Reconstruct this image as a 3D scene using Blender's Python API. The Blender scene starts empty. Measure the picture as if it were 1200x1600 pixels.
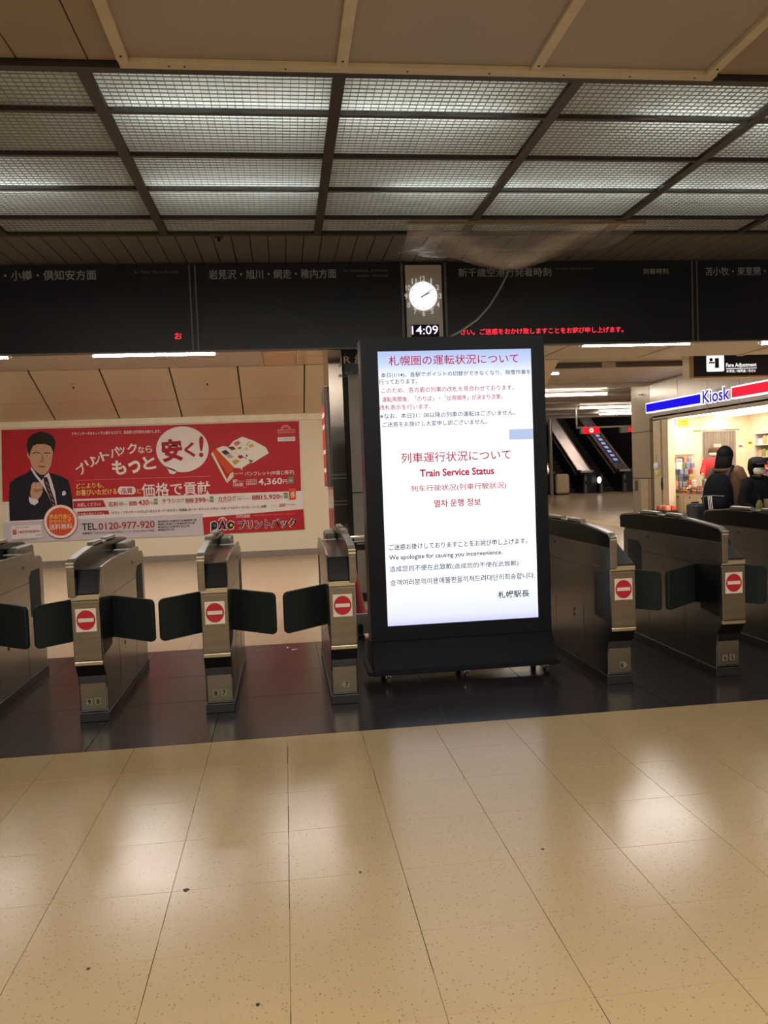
import bpy, bmesh, math, random
from mathutils import Matrix, Vector, Euler
random.seed(7)
S = bpy.context.scene
C = S.collection
PI = math.pi

# ------------------------------------------------------------------ camera, world, exposure
F_PX, YAW, PITCH, ROLL, CAM_H = 1261.34, 0.120927, -0.0516875, -0.037876, 1.5
_f0 = Vector((math.sin(YAW), math.cos(YAW), 0)); _r0 = Vector((math.cos(YAW), -math.sin(YAW), 0)); _u0 = Vector((0, 0, 1))
_fw = _f0 * math.cos(PITCH) + _u0 * math.sin(PITCH)
_u1 = _u0 * math.cos(PITCH) - _f0 * math.sin(PITCH)
_rt = _r0 * math.cos(ROLL) + _u1 * math.sin(ROLL)
_up = _u1 * math.cos(ROLL) - _r0 * math.sin(ROLL)
cam = bpy.data.cameras.new('camera'); cam.sensor_fit = 'HORIZONTAL'; cam.sensor_width = 36; cam.lens = 36 * F_PX / 1200
cam.clip_start = .05; cam.clip_end = 200
camo = bpy.data.objects.new('camera', cam); C.objects.link(camo)
camo.matrix_world = Matrix(((_rt.x, _up.x, -_fw.x, 0), (_rt.y, _up.y, -_fw.y, 0), (_rt.z, _up.z, -_fw.z, CAM_H), (0, 0, 0, 1)))
S.camera = camo
w = bpy.data.worlds.new('world'); S.world = w; w.use_nodes = True
w.node_tree.nodes['Background'].inputs[0].default_value = (1.0, .97, .93, 1)
w.node_tree.nodes['Background'].inputs[1].default_value = .28
vs = S.view_settings
vs.view_transform = 'Standard'; vs.look = 'None'; vs.gamma = 1; vs.use_curve_mapping = False; vs.exposure = 0.15
S.cycles.use_denoising = True
S.cycles.max_bounces = 8

TUBE_REAR = 58.0      # bare tubes behind the departure boards
TUBE_LOUVER = 64.0    # tubes above the louvres
TUBE_HALL = 60.0

def ray(x, y):
    return _rt * ((x - 600) / F_PX) - _up * ((y - 800) / F_PX) + _fw
def P(x, y, Y):                      # photo pixel -> point on the plane at depth Y
    d = ray(x, y); t = Y / d.y; return Vector((d.x * t, Y, d.z * t + CAM_H))

# ------------------------------------------------------------------ materials
def lin(c):
    return tuple(((v / 255) / 12.92 if v / 255 <= .04045 else ((v / 255 + .055) / 1.055) ** 2.4) for v in c)
MATS = {}
def M(name, col, rough=.5, metal=0., emit=0., noise=None, bump=None, spec=.5, stretch=None, coat=0):
    """col in sRGB 0-255; noise=(scale, amount) gives mottled wear; bump=(scale, strength)."""
    if name in MATS: return MATS[name]
    m = bpy.data.materials.new(name); m.use_nodes = True; nt = m.node_tree; N = nt.nodes; L = nt.links
    b = N['Principled BSDF']; c = lin(col)
    b.inputs['Base Color'].default_value = (*c, 1); b.inputs['Roughness'].default_value = rough; b.inputs['Metallic'].default_value = metal
    b.inputs['Specular IOR Level'].default_value = spec; b.inputs['Coat Weight'].default_value = coat
    if emit:
        b.inputs['Emission Color'].default_value = (*c, 1); b.inputs['Emission Strength'].default_value = emit
    tc = N.new('ShaderNodeTexCoord'); src = tc.outputs['Object']
    if stretch:
        mp = N.new('ShaderNodeMapping'); mp.inputs['Scale'].default_value = stretch; L.new(src, mp.inputs[0]); src = mp.outputs[0]
    sc, am = noise or (6, .06)
    n = N.new('ShaderNodeTexNoise'); n.inputs['Scale'].default_value = sc; n.inputs['Detail'].default_value = 4; L.new(src, n.inputs['Vector'])
    mr = N.new('ShaderNodeMapRange'); mr.inputs[1].default_value = .3; mr.inputs[2].default_value = .7; mr.inputs[3].default_value = 1 - am; mr.inputs[4].default_value = 1 + am
    L.new(n.outputs['Fac'], mr.inputs[0])
    mx = N.new('ShaderNodeVectorMath'); mx.operation = 'SCALE'; mx.inputs[0].default_value = c; L.new(mr.outputs[0], mx.inputs['Scale'])
    L.new(mx.outputs[0], b.inputs['Base Color'])
    if bump:
        n2 = N.new('ShaderNodeTexNoise'); n2.inputs['Scale'].default_value = bump[0]; n2.inputs['Detail'].default_value = 5; L.new(src, n2.inputs['Vector'])
        bp = N.new('ShaderNodeBump'); bp.inputs['Strength'].default_value = bump[1]; bp.inputs['Distance'].default_value = .01
        L.new(n2.outputs['Fac'], bp.inputs['Height']); L.new(bp.outputs[0], b.inputs['Normal'])
    MATS[name] = m; return m
def glow(name, col, strength):
    if name in MATS: return MATS[name]
    m = bpy.data.materials.new(name); m.use_nodes = True; nt = m.node_tree; nt.nodes.clear()
    e = nt.nodes.new('ShaderNodeEmission'); e.inputs[0].default_value = (*lin(col), 1); e.inputs[1].default_value = strength
    o = nt.nodes.new('ShaderNodeOutputMaterial'); nt.links.new(e.outputs[0], o.inputs[0]); MATS[name] = m; return m
def ink(name, col, rough=.6): return M('ink_' + name, col, rough, noise=(20, .02), spec=.3)

# ------------------------------------------------------------------ mesh builder
class MB:
    def __init__(s): s.v = []; s.f = []
    def add(s, vs, fs):
        o = len(s.v); s.v += [tuple(v) for v in vs]; s.f += [tuple(i + o for i in f) for f in fs]; return s
    def box(s, x0, x1, y0, y1, z0, z1):
        v = [(x, y, z) for z in (z0, z1) for y in (y0, y1) for x in (x0, x1)]
        return s.add(v, [(0, 2, 3, 1), (4, 5, 7, 6), (0, 1, 5, 4), (2, 6, 7, 3), (0, 4, 6, 2), (1, 3, 7, 5)])
    def prism(s, pts, a0, a1, axis='x'):
        """pts: 2-D outline (counter-clockwise seen from +axis); extruded from a0 to a1 along axis."""
        def mk(p, a): return {'x': (a, p[0], p[1]), 'y': (p[0], a, p[1]), 'z': (p[0], p[1], a)}[axis]
        n = len(pts); v = [mk(p, a0) for p in pts] + [mk(p, a1) for p in pts]
        f = [tuple(range(n))[::-1], tuple(range(n, 2 * n))] + [(i, (i + 1) % n, n + (i + 1) % n, n + i) for i in range(n)]
        return s.add(v, f)
    def cyl(s, p0, p1, r0, r1=None, n=12, cap=True):
        p0 = Vector(p0); p1 = Vector(p1); r1 = r0 if r1 is None else r1
        d = (p1 - p0).normalized(); a = d.orthogonal().normalized(); b = d.cross(a)
        v = [p0 + (a * math.cos(2 * PI * i / n) + b * math.sin(2 * PI * i / n)) * r0 for i in range(n)] + \
            [p1 + (a * math.cos(2 * PI * i / n) + b * math.sin(2 * PI * i / n)) * r1 for i in range(n)]
        f = [(i, (i + 1) % n, n + (i + 1) % n, n + i) for i in range(n)]
        if cap: f += [tuple(range(n))[::-1], tuple(range(n, 2 * n))]
        return s.add(v, f)
    def tube(s, pts, radii, n=10, sq=1.0):
        pts = [Vector(p) for p in pts]; rings = []
        if not isinstance(radii, (list, tuple)): radii = [radii] * len(pts)
        a = None
        for i, p in enumerate(pts):
            d = (pts[min(i + 1, len(pts) - 1)] - pts[max(i - 1, 0)]).normalized()
            if a is None: a = d.orthogonal().normalized()
            a = (a - d * a.dot(d)).normalized(); b = d.cross(a)
            rings.append([p + (a * math.cos(2 * PI * k / n) + b * sq * math.sin(2 * PI * k / n)) * radii[i] for k in range(n)])
        return s.loft(rings)
    def loft(s, rings, cap=True):
        n = len(rings[0]); v = [p for r in rings for p in r]
        f = [(j * n + i, j * n + (i + 1) % n, (j + 1) * n + (i + 1) % n, (j + 1) * n + i) for j in range(len(rings) - 1) for i in range(n)]
        if cap: f += [tuple(range(n))[::-1], tuple(range((len(rings) - 1) * n, len(rings) * n))]
        return s.add(v, f)
    def ell(s, rings, n=20, cap=True):
        """rings: (cx, cy, z, rx, ry)"""
        return s.loft([[Vector((cx + rx * math.cos(2 * PI * i / n), cy + ry * math.sin(2 * PI * i / n), z)) for i in range(n)] for cx, cy, z, rx, ry in rings], cap)
    def ball(s, c, rx, ry, rz, n=16, m=10):
        rs = []
        for j in range(m + 1):
            t = -PI / 2 + PI * j / m; k = max(math.cos(t), .02)
            rs.append((c[0], c[1], c[2] + rz * math.sin(t), rx * k, ry * k))
        return s.ell(rs, n)
    def flat(s, pts):
        return s.add(pts, [tuple(range(len(pts)))])
    def build(s, name, mat, parent=None, xf=None, bevel=0, seg=2, smooth=False, sub=0, data=None):
        me = data
        if me is None:
            me = bpy.data.meshes.new(name); me.from_pydata(s.v, [], s.f)
            if xf is not None: me.transform(xf)
            bm = bmesh.new(); bm.from_mesh(me); bmesh.ops.recalc_face_normals(bm, faces=bm.faces); bm.to_mesh(me); bm.free()
            for m_ in (mat if isinstance(mat, (list, tuple)) else [mat]): me.materials.append(m_)
            if smooth:
                for p in me.polygons: p.use_smooth = True
        o = bpy.data.objects.new(name, me); C.objects.link(o)
        if parent is not None: attach(o, parent)
        if bevel:
            b = o.modifiers.new('bevel', 'BEVEL'); b.width = bevel; b.segments = seg; b.limit_method = 'ANGLE'; b.angle_limit = .6
        if sub:
            b = o.modifiers.new('subdivision', 'SUBSURF'); b.levels = sub; b.render_levels = sub
        return o
def world_of(o):
    m = Matrix.LocRotScale(o.location, o.rotation_euler, o.scale)
    return world_of(o.parent) @ o.matrix_parent_inverse @ m if o.parent else m
def attach(o, parent):
    o.parent = parent; o.matrix_parent_inverse = world_of(parent).inverted()
def tag(o, label=None, cat=None, group=None, kind=None):
    if label: o['label'] = label
    if cat: o['category'] = cat
    if group: o['group'] = group
    if kind: o['kind'] = kind
    return o
def thing(name, label, cat, loc=(0, 0, 0), rz=0, group=None):
    o = bpy.data.objects.new(name, None); o.empty_display_size = .1; C.objects.link(o)
    o.location = loc; o.rotation_euler = (0, 0, rz)
    return tag(o, label, cat, group)
def struct(name, mb, mat, parent=None, **k):
    o = mb.build(name, mat, parent, **k)
    if parent is None: o['kind'] = 'structure'
    return o
def copy_tree(o, parent=None):
    c = o.copy(); C.objects.link(c)
    if parent is not None: c.parent = parent
    for ch in list(o.children): copy_tree(ch, c)
    return c
def circle(cx, cz, rx, rz, y, n=40, a0=0, a1=2 * PI):
    return [(cx + rx * math.cos(a0 + (a1 - a0) * i / n), y, cz + rz * math.sin(a0 + (a1 - a0) * i / n)) for i in range(n)]
def rrect(x0, x1, z0, z1, r, k=5):
    pts = []
    for cx, cz, a in ((x1 - r, z0 + r, -PI / 2), (x1 - r, z1 - r, 0), (x0 + r, z1 - r, PI / 2), (x0 + r, z0 + r, PI)):
        for i in range(k + 1):
            t = a + PI / 2 * i / k; pts.append((cx + r * math.cos(t), cz + r * math.sin(t)))
    return pts

# lettering: glyph outlines as flat mesh, fitted to a box on a plane that faces -Y
def text_mesh(body, bold=0., spacing=1., shear=0.):
    c = bpy.data.curves.new('lettering', 'FONT'); c.body = body; c.resolution_u = 3; c.offset = bold; c.space_character = spacing; c.shear = shear
    o = bpy.data.objects.new('lettering', c); C.objects.link(o)
    me = bpy.data.meshes.new_from_object(o.evaluated_get(bpy.context.evaluated_depsgraph_get()))
    bpy.data.objects.remove(o); bpy.data.curves.remove(c)
    return me
def txt(body, x0, x1, zc, h, y, mat, parent, bold=0., rot=0., xf=None, spacing=1., shear=0., name='lettering'):
    me = text_mesh(body, bold, spacing, shear)
    if not me.vertices: return None
    xs = [v.co.x for v in me.vertices]; ys = [v.co.y for v in me.vertices]
    a, b, c, d = min(xs), max(xs), min(ys), max(ys)
    sx = (x1 - x0) / max(b - a, 1e-6); sz = h / max(d - c, 1e-6)
    R = Matrix.Rotation(-rot, 4, 'Y')
    ctr = Matrix.Translation(((x0 + x1) / 2, y, zc))
    m = ctr @ R @ Matrix(((sx, 0, 0, -sx * (a + b) / 2), (0, 0, -1, 0), (0, sz, 0, -sz * (c + d) / 2), (0, 0, 0, 1)))
    me.transform(m)
    if xf is not None: me.transform(xf)
    me.materials.clear(); me.materials.append(mat)
    o = bpy.data.objects.new(name, me); C.objects.link(o)
    if parent is not None: attach(o, parent)
    return o
def tpx(body, xl, xr, yc, hpx, Y, mat, parent, bold=0., rot=0., off=.004, **k):
    """lettering fitted between photo columns xl..xr, centred on row yc at its left end, hpx tall, on the plane at depth Y"""
    a = P(xl, yc, Y - off); b = P(xr, yc - .035 * (xr - xl), Y - off)
    return txt(body, a.x, b.x, a.z, hpx * Y / F_PX, Y - off, mat, parent, bold, rot, **k)

# ------------------------------------------------------------------ shared materials
steel = M('brushed_steel', (132, 121, 102), .36, 1.0, noise=(3, .12), stretch=(1, 1, 30))
steel_side = M('satin_steel_side', (122, 121, 118), .27, 1.0, noise=(2, .10))
chrome = M('polished_chrome', (225, 222, 215), .12, 1.0)
black_gloss = M('black_gloss_plastic', (11, 12, 14), .22, noise=(4, .1), spec=.18)
black_matte = M('black_matte', (20, 20, 22), .6)
cream = M('cream_paint', (226, 208, 172), .45, noise=(2, .03))
dark_bar = M('dark_bronze_bar', (44, 37, 33), .5)

# ------------------------------------------------------------------ FLOOR
def terrazzo(name, base, speck, rough, dark=.16):
    m = bpy.data.materials.new(name); m.use_nodes = True; nt = m.node_tree; N = nt.nodes; L = nt.links; b = N['Principled BSDF']; b.inputs['Specular IOR Level'].default_value = .36
    tc = N.new('ShaderNodeNewGeometry')
    vo = N.new('ShaderNodeTexVoronoi'); vo.inputs['Scale'].default_value = 72; L.new(tc.outputs['Position'], vo.inputs['Vector'])
    lt = N.new('ShaderNodeMapRange'); lt.inputs[1].default_value = .12; lt.inputs[2].default_value = .26; lt.inputs[3].default_value = 1; lt.inputs[4].default_value = 0; L.new(vo.outputs['Distance'], lt.inputs[0])
    sp = N.new('ShaderNodeSeparateColor'); L.new(vo.outputs['Color'], sp.inputs[0])
    gt = N.new('ShaderNodeMapRange'); gt.inputs[1].default_value = .3; gt.inputs[2].default_value = .65; L.new(sp.outputs[0], gt.inputs[0])
    ml = N.new('ShaderNodeMath'); ml.operation = 'MULTIPLY'; L.new(lt.outputs[0], ml.inputs[0]); L.new(gt.outputs[0], ml.inputs[1])
    m2 = N.new('ShaderNodeMath'); m2.operation = 'MULTIPLY'; m2.inputs[1].default_value = .7; L.new(ml.outputs[0], m2.inputs[0])
    n = N.new('ShaderNodeTexNoise'); n.inputs['Scale'].default_value = 1.3; n.inputs['Detail'].default_value = 6; n.inputs['Roughness'].default_value = .65; L.new(tc.outputs['Position'], n.inputs['Vector'])
    cr = N.new('ShaderNodeMix'); cr.data_type = 'RGBA'; cr.inputs[6].default_value = (*lin(base), 1); cr.inputs[7].default_value = (*[v * (1 - dark) for v in lin(base)], 1); L.new(n.outputs['Fac'], cr.inputs[0])
    mx = N.new('ShaderNodeMix'); mx.data_type = 'RGBA'; mx.inputs[7].default_value = (*lin(speck), 1); L.new(m2.outputs[0], mx.inputs[0]); L.new(cr.outputs[2], mx.inputs[6]); L.new(mx.outputs[2], b.inputs['Base Color'])
    n2 = N.new('ShaderNodeTexNoise'); n2.inputs['Scale'].default_value = 3; n2.inputs['Detail'].default_value = 5; L.new(tc.outputs['Position'], n2.inputs['Vector'])
    rr = N.new('ShaderNodeMapRange'); rr.inputs[3].default_value = rough - .04; rr.inputs[4].default_value = rough + .03; L.new(n2.outputs['Fac'], rr.inputs[0]); L.new(rr.outputs[0], b.inputs['Roughness'])
    bp = N.new('ShaderNodeBump'); bp.inputs['Strength'].default_value = .08; bp.inputs['Distance'].default_value = .003; n3 = N.new('ShaderNodeTexNoise'); n3.inputs['Scale'].default_value = 9; n3.inputs['Detail'].default_value = 3; L.new(tc.outputs['Position'], n3.inputs['Vector']); L.new(n3.outputs['Fac'], bp.inputs['Height']); L.new(bp.outputs[0], b.inputs['Normal'])
    return m
def grout(name, a, b_, lo, hi):
    m = bpy.data.materials.new(name); m.use_nodes = True; nt = m.node_tree; N = nt.nodes; L = nt.links; b = N['Principled BSDF']
    g = N.new('ShaderNodeNewGeometry'); n = N.new('ShaderNodeTexNoise'); n.inputs['Scale'].default_value = 2.2; n.inputs['Detail'].default_value = 6; L.new(g.outputs['Position'], n.inputs['Vector'])
    r = N.new('ShaderNodeMapRange'); r.inputs[1].default_value = lo; r.inputs[2].default_value = hi; L.new(n.outputs['Fac'], r.inputs[0])
    mx = N.new('ShaderNodeMix'); mx.data_type = 'RGBA'; mx.inputs[6].default_value = (*lin(a), 1); mx.inputs[7].default_value = (*lin(b_), 1); L.new(r.outputs[0], mx.inputs[0]); L.new(mx.outputs[2], b.inputs['Base Color'])
    b.inputs['Roughness'].default_value = .6; return m
tile_mat = terrazzo('beige_terrazzo', (196, 170, 128), (106, 84, 54), .225)
rear_mat = terrazzo('pale_rear_terrazzo', (206, 182, 150), (150, 125, 100), .22, .08)
dark_tile = M('dark_granite', (46, 42, 43), .2, noise=(40, .12))
grout_m = grout('floor_grout', (196, 170, 130), (28, 22, 16), .48, .53)
grout_d = grout('dark_grout', (20, 17, 16), (14, 12, 12), .4, .6)

floor = struct('floor', MB().box(-14, 22, -8, 52, -.12, -.004), grout_m)
PX, PY, TX0, TY1, G = .4245, .4130, -.048, 4.590, .0013
tile_me = None
def lay(name, mat, x0, x1, y0, y1, mesh=None, g=G):
    """one tile as a child of the floor; alike tiles share a mesh"""
    if mesh is None:
        w_, d_ = x1 - x0 - 2 * g, y1 - y0 - 2 * g
        mb = MB().prism([(-w_ / 2, -d_ / 2), (w_ / 2, -d_ / 2), (w_ / 2, d_ / 2), (-w_ / 2, d_ / 2)], -.02, 0, 'z')
        o = mb.build(name, mat)
    else: o = MB().build(name, mat, data=mesh)
    o.location = ((x0 + x1) / 2, (y0 + y1) / 2, 0); o.parent = floor
    return o.data
for r in range(7):
    hw = 2.6 if r < 3 else 1.9
    for k in range(-6, 8):
        xa = TX0 + k * PX; yb = TY1 - r * PY
        lim_l = -2.1 if r < 2 else (-1.7 if r < 4 else -1.4); lim_r = 3.3 - r * .25
        if xa + PX < lim_l or xa > lim_r: continue
        tile_me = lay('tile', tile_mat, xa, xa + PX, yb - PY, yb, tile_me)
fl = MB()                                    # the same tiled floor where the picture does not reach it
fl.box(-14, 22, -8, TY1 - 7 * PY, -.02, -.0005)
struct('near_paving', fl, tile_mat, floor)
for xa, xb, r0 in ((-14, TX0 - 6 * PX, 0), (TX0 + 8 * PX, 22, 0)):
    struct('side_paving', MB().box(xa, xb, TY1 - 7 * PY, TY1, -.02, -.0005), tile_mat, floor)
gum = M('floor_stain', (40, 32, 26), .6)
for px, py, rr_ in ((291, 1391, .011), (563, 1363, .006), (138, 1514, .006), (403, 1570, .006), (848, 1327, .006)):
    d_ = ray(px, py); q = Vector((d_.x, d_.y, 0)) * (-CAM_H / d_.z)
    MB().prism([(q.x + rr_ * (1 + .3 * math.sin(3 * a_)) * math.cos(a_), q.y + rr_ * 1.2 * math.sin(a_)) for a_ in [2 * PI * i / 10 for i in range(10)]], 0, .0008, 'z').build('stain', gum, floor)
# dark strip under the ticket gates
rows = [4.59, 5.47, 6.16, 6.85, 7.145]
dme = {}
for j in range(4):
    for k in range(-4, 7):
        xa = -.477 + k * .69
        dme[j] = lay('dark_tile', dark_tile, xa, xa + .69, rows[j], rows[j + 1], dme.get(j), .003)
struct('dark_bed', MB().box(-14, 22, 4.592, 7.143, -.02, -.0035), grout_d, floor)
for xa, xb in ((-14, -.477 - 4 * .69), (-.477 + 7 * .69, 22)):
    struct('dark_side_paving', MB().box(xa, xb, 4.592, 7.143, -.02, 0), dark_tile, floor)
rme = None
for r in range(5):
    for k in range(-9, 12):
        xa = TX0 + k * PX; ya = 7.145 + r * PY
        rme = lay('rear_tile', rear_mat, xa, xa + PX, ya, ya + PY, rme)
yr = 7.145 + 5 * PY
struct('rear_paving', MB().box(-14, 22, yr, 52, -.02, 0), rear_mat, floor)
for xa, xb in ((-14, TX0 - 9 * PX), (TX0 + 12 * PX, 22)):
    struct('rear_side_paving', MB().box(xa, xb, 7.145, yr, -.02, 0), rear_mat, floor)
struct('guide_strip', MB().box(7.5, 7.9, 9, 34, .0, .004), M('tactile_yellow', (178, 150, 96), .5), floor)

# ------------------------------------------------------------------ CEILING over the gates
H = 3.68
plank_m = M('ceiling_plank', (146, 128, 104), .5, noise=(1.5, .06))
slat_m = M('ceiling_slat', (106, 99, 90), .5, noise=(1.5, .05))
ceiling = struct('ceiling', MB().box(-14, 22, -8, 8.75, H + .55, H + .65), M('ceiling_void', (46, 40, 34), .8))
GX = [-.959 + 1.3535 * k for k in range(-2, 6)]
GY = [4.49, 4.998, 5.658, 6.307, 6.988, 7.45]
for k in range(-4, 9):                                     # broad planks in front of the luminous grid
    xa = -1.27 + .355 * k
    if -4 <= k <= 12: MB().box(xa + .004, xa + .351, -7.9, 4.44, H, H + .02).build('ceiling_plank', plank_m, ceiling)
MB().box(-14, -1.27 - 4 * .355, -8, 4.44, H, H + .02).build('ceiling_plank', plank_m, ceiling)
MB().box(-1.27 + 9 * .355, 22, -8, 4.44, H, H + .02).build('ceiling_plank', plank_m, ceiling)
seam_dark = M('ceiling_seam', (20, 17, 14), .8)
sm = None
for k in range(-18, 36):                                   # narrow slats between the grid and the boards
    xa = -.722 + .1665 * k
    o = MB().box(.005, .1615, 7.49, 8.75, H, H + .02).build('ceiling_slat', slat_m, ceiling, data=sm) if sm else MB().box(.005, .1615, 7.49, 8.75, H, H + .02).build('ceiling_slat', slat_m, ceiling)
    sm = o.data; o.location.x = xa
for xa, xb in ((-14, -.722 - .1665 * 18), (-.722 + .1665 * 36, 22)):
    MB().box(xa, xb, 7.49, 8.75, H, H + .02).build('ceiling_slat', slat_m, ceiling)
for xa, xb in ((-14, GX[0]), (GX[-1], 22)):
    MB().box(xa, xb, 4.44, 7.49, H, H + .02).build('ceiling_plank', plank_m, ceiling)

MB().box(-14, 22, 7.49, 8.75, H + .022, H + .03).build('slat_backing', seam_dark, ceiling)  # dark sheet added over the slats to stop light showing through the joints
MB().box(-14, 22, -8, 4.44, H + .022, H + .03).build('plank_backing', seam_dark, ceiling)

# board screwed over the leak, with battens
patch = thing('ceiling_patch', 'pale board with screwed wooden battens covering the ceiling before the light grid', 'ceiling board', (.85, 4.2, H))
MB().box(-.70, 2.45, 1.2, 4.43, H - .022, H - .002).build('board', M('patch_board', (158, 147, 133), .6, noise=(1.2, .05)), patch)
bat = M('painted_batten', (194, 180, 150), .55, noise=(8, .08))
MB().box(-.75, 2.50, 4.36, 4.425, H - .05, H - .022).build('batten', bat, patch, bevel=.003)
screws = MB()
for x in (-.725, .396, 1.45, 2.46):
    MB().box(x - .03, x + .03, 1.2, 4.36, H - .048, H - .022).build('batten', bat, patch, bevel=.003)
scr = M('screw_head', (70, 60, 48), .4, .8)
for x, y in [(-.725, 4.30), (.396, 4.30), (1.45, 4.30), (2.46, 4.29), (-.5, 4.39), (-.42, 4.39), (.1, 4.39), (.75, 4.39), (1.2, 4.39), (1.62, 4.39), (2.0, 4.39), (2.38, 4.39)]:
    MB().cyl((x, y, H - .053), (x, y, H - .048), .006, n=8).build('screw', scr, patch)

# luminous grid ------------------------------------------------
lum = thing('ceiling_light', 'wide luminous ceiling of ribbed square panels in a dark bar grid', 'ceiling light', (1.1, 6, H))
z0 = H - .03
for x in GX: MB().box(x - .034, x + .034, GY[0], GY[-1], z0, H + .05).build('grid_bar', dark_bar, lum)
for y in GY:
    t = .03 if y in (GY[0], GY[-1]) else .017
    MB().box(GX[0] - .034, GX[-1] + .034, y - t, y + t, z0 + .001, H + .05).build('grid_bar', dark_bar, lum)
dm = bpy.data.materials.new('ribbed_diffuser'); dm.use_nodes = True; nt = dm.node_tree; nt.nodes.clear()
o_ = nt.nodes.new('ShaderNodeOutputMaterial'); tr = nt.nodes.new('ShaderNodeBsdfTranslucent'); tr.inputs[0].default_value = (.82, .83, .81, 1)
di = nt.nodes.new('ShaderNodeBsdfDiffuse'); di.inputs[0].default_value = (.55, .53, .48, 1)
gl = nt.nodes.new('ShaderNodeBsdfGlossy'); gl.inputs['Roughness'].default_value = .3
mx1 = nt.nodes.new('ShaderNodeMixShader'); mx1.inputs[0].default_value = .35; nt.links.new(tr.outputs[0], mx1.inputs[1]); nt.links.new(di.outputs[0], mx1.inputs[2])
mx2 = nt.nodes.new('ShaderNodeMixShader'); mx2.inputs[0].default_value = .04; nt.links.new(mx1.outputs[0], mx2.inputs[1]); nt.links.new(gl.outputs[0], mx2.inputs[2]); nt.links.new(mx2.outputs[0], o_.inputs[0])
rib_m = M('louver_rib', (150, 148, 140), .5)
NC = 28
def louver(w_, d_, n, m_):
    mb = MB(); hw, hd = w_ / 2, d_ / 2
    for i in range(1, n): x = -hw + w_ * i / n; mb.box(x - .002, x + .002, -hd, hd, -.006, 0)
    for j in range(1, m_): y = -hd + d_ * j / m_; mb.box(-hw, hw, y - .002, y + .002, -.006, 0)
    return mb
cache = {}
for i in range(len(GX) - 1):
    for j in range(len(GY) - 1):
        w_ = GX[i + 1] - GX[i] - .068; d_ = GY[j + 1] - GY[j] - .034
        key = round(d_, 3)
        cx, cy = (GX[i] + GX[i + 1]) / 2, (GY[j] + GY[j + 1]) / 2
        if key not in cache:
            a = louver(w_, d_, NC, max(8, round(d_ / w_ * NC))).build('louver_panel', rib_m); b = MB().box(-w_ / 2, w_ / 2, -d_ / 2, d_ / 2, 0, .003).build('diffuser', dm)
            cache[key] = (a.data, b.data)
        else:
            a = MB().build('louver_panel', rib_m, data=cache[key][0]); b = MB().build('diffuser', dm, data=cache[key][1])
        a.location = (cx, cy, H); attach(a, lum); a['kind'] = 'stuff'
        b.location = (0, 0, 0); b.parent = a
tube_l = glow('lit_tube_louver', (244, 255, 252), TUBE_LOUVER)
tz = H + .115
for y, spans in ((5.0, [(-.86, .40), (.45, 1.45), (2.35, 3.6), (3.7, 4.9)]), (6.30, [(-2.9, -1.55), (-.9, .36), (.9, 2.1), (2.15, 3.4), (3.5, 4.7)])):
    for xa, xb in spans:
        MB().cyl((xa, y, tz), (xb, y, tz), .019, n=10).build('lamp_tube', tube_l, lum, smooth=False)
hous = M('white_housing', (200, 200, 194), .5)
lum_h = M('dull_housing', (120, 118, 112), .6)
MB().box(GX[0], GX[-1], GY[0], GY[-1], H + .34, H + .36).build('housing_top', lum_h, lum)
for y in (GY[0], GY[-1]): MB().box(GX[0], GX[-1], y - .01, y + .01, H + .05, H + .34).build('housing_side', lum_h, lum)
for x in (GX[0], GX[-1]): MB().box(x - .01, x + .01, GY[0], GY[-1], H + .05, H + .34).build('housing_side', lum_h, lum)
# sprinkler under the slats
sp = thing('sprinkler', 'small dark sprinkler head in the slatted ceiling', 'sprinkler', (P(342, 371, 7.6).x, 7.6, H))
sx_ = sp.location.x
MB().cyl((sx_, 7.6, H - .006), (sx_, 7.6, H), .04, n=16).build('plate', black_matte, sp); MB().cyl((sx_, 7.6, H - .04), (sx_, 7.6, H - .006), .014, n=10).build('nozzle', scr, sp)

# unseen area lights added behind the camera to brighten the concourse, with frames
for i, (x, y) in enumerate(((-2.6, -1.2), (.6, -1.2), (3.8, -1.2), (-2.6, -4.6), (.6, -4.6), (3.8, -4.6))):
    ld = bpy.data.lights.new('concourse_lamp', 'AREA'); ld.shape = 'RECTANGLE'; ld.size = 2.4; ld.size_y = 1.2; ld.energy = 124; ld.color = (1, .95, .87)
    lo = bpy.data.objects.new('concourse_lamp', ld); C.objects.link(lo); lo.location = (x, y, H - .02)
    for q_ in ((x - 1.26, x + 1.26, y - .66, y - .61), (x - 1.26, x + 1.26, y + .61, y + .66), (x - 1.26, x - 1.21, y - .61, y + .61), (x + 1.21, x + 1.26, y - .61, y + .61)): MB().box(*q_, H - .03, H).build('lamp_frame', dark_bar, ceiling)

# ------------------------------------------------------------------ DEPARTURE BOARDS
BY = 8.5
board_m = M('board_face', (20, 24, 32), .33, noise=(3, .06))
board_edge = M('board_edge', (112, 108, 104), .4, .3)
bz0, bz1 = 2.795, 3.66
sign_ink_glow = M('ink_board_grey', (160, 158, 150), .5, emit=.03)  # small glow added to the ink to lift the board lettering
sign_dim = M('ink_board_dim', (120, 122, 124), .5)
led = glow('red_led', (255, 46, 62), 1.6)
def board(x0, x1, label):
    t = thing('departure_board', label, 'sign', ((x0 + x1) / 2, BY, bz0), group='departure boards above the gates')
    MB().box(x0, x1, BY, BY + .16, bz0, bz1).build('housing', board_m, t)
    MB().box(x0, x1, BY - .008, BY + .02, bz0 - .012, bz0).build('bottom_trim', board_edge, t)
    return t
def divider(px, t):
    for dx in (-.028, .028):
        x = P(px, 478, BY).x + dx
        MB().box(x - .008, x + .008, BY - .014, BY, bz0, bz1).build('divider_rail', board_edge, t)
xd0, xc0, xc1, xd1 = P(303, 478, BY).x, P(627, 470, BY).x, P(698, 470, BY).x, P(1085, 470, BY).x
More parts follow.
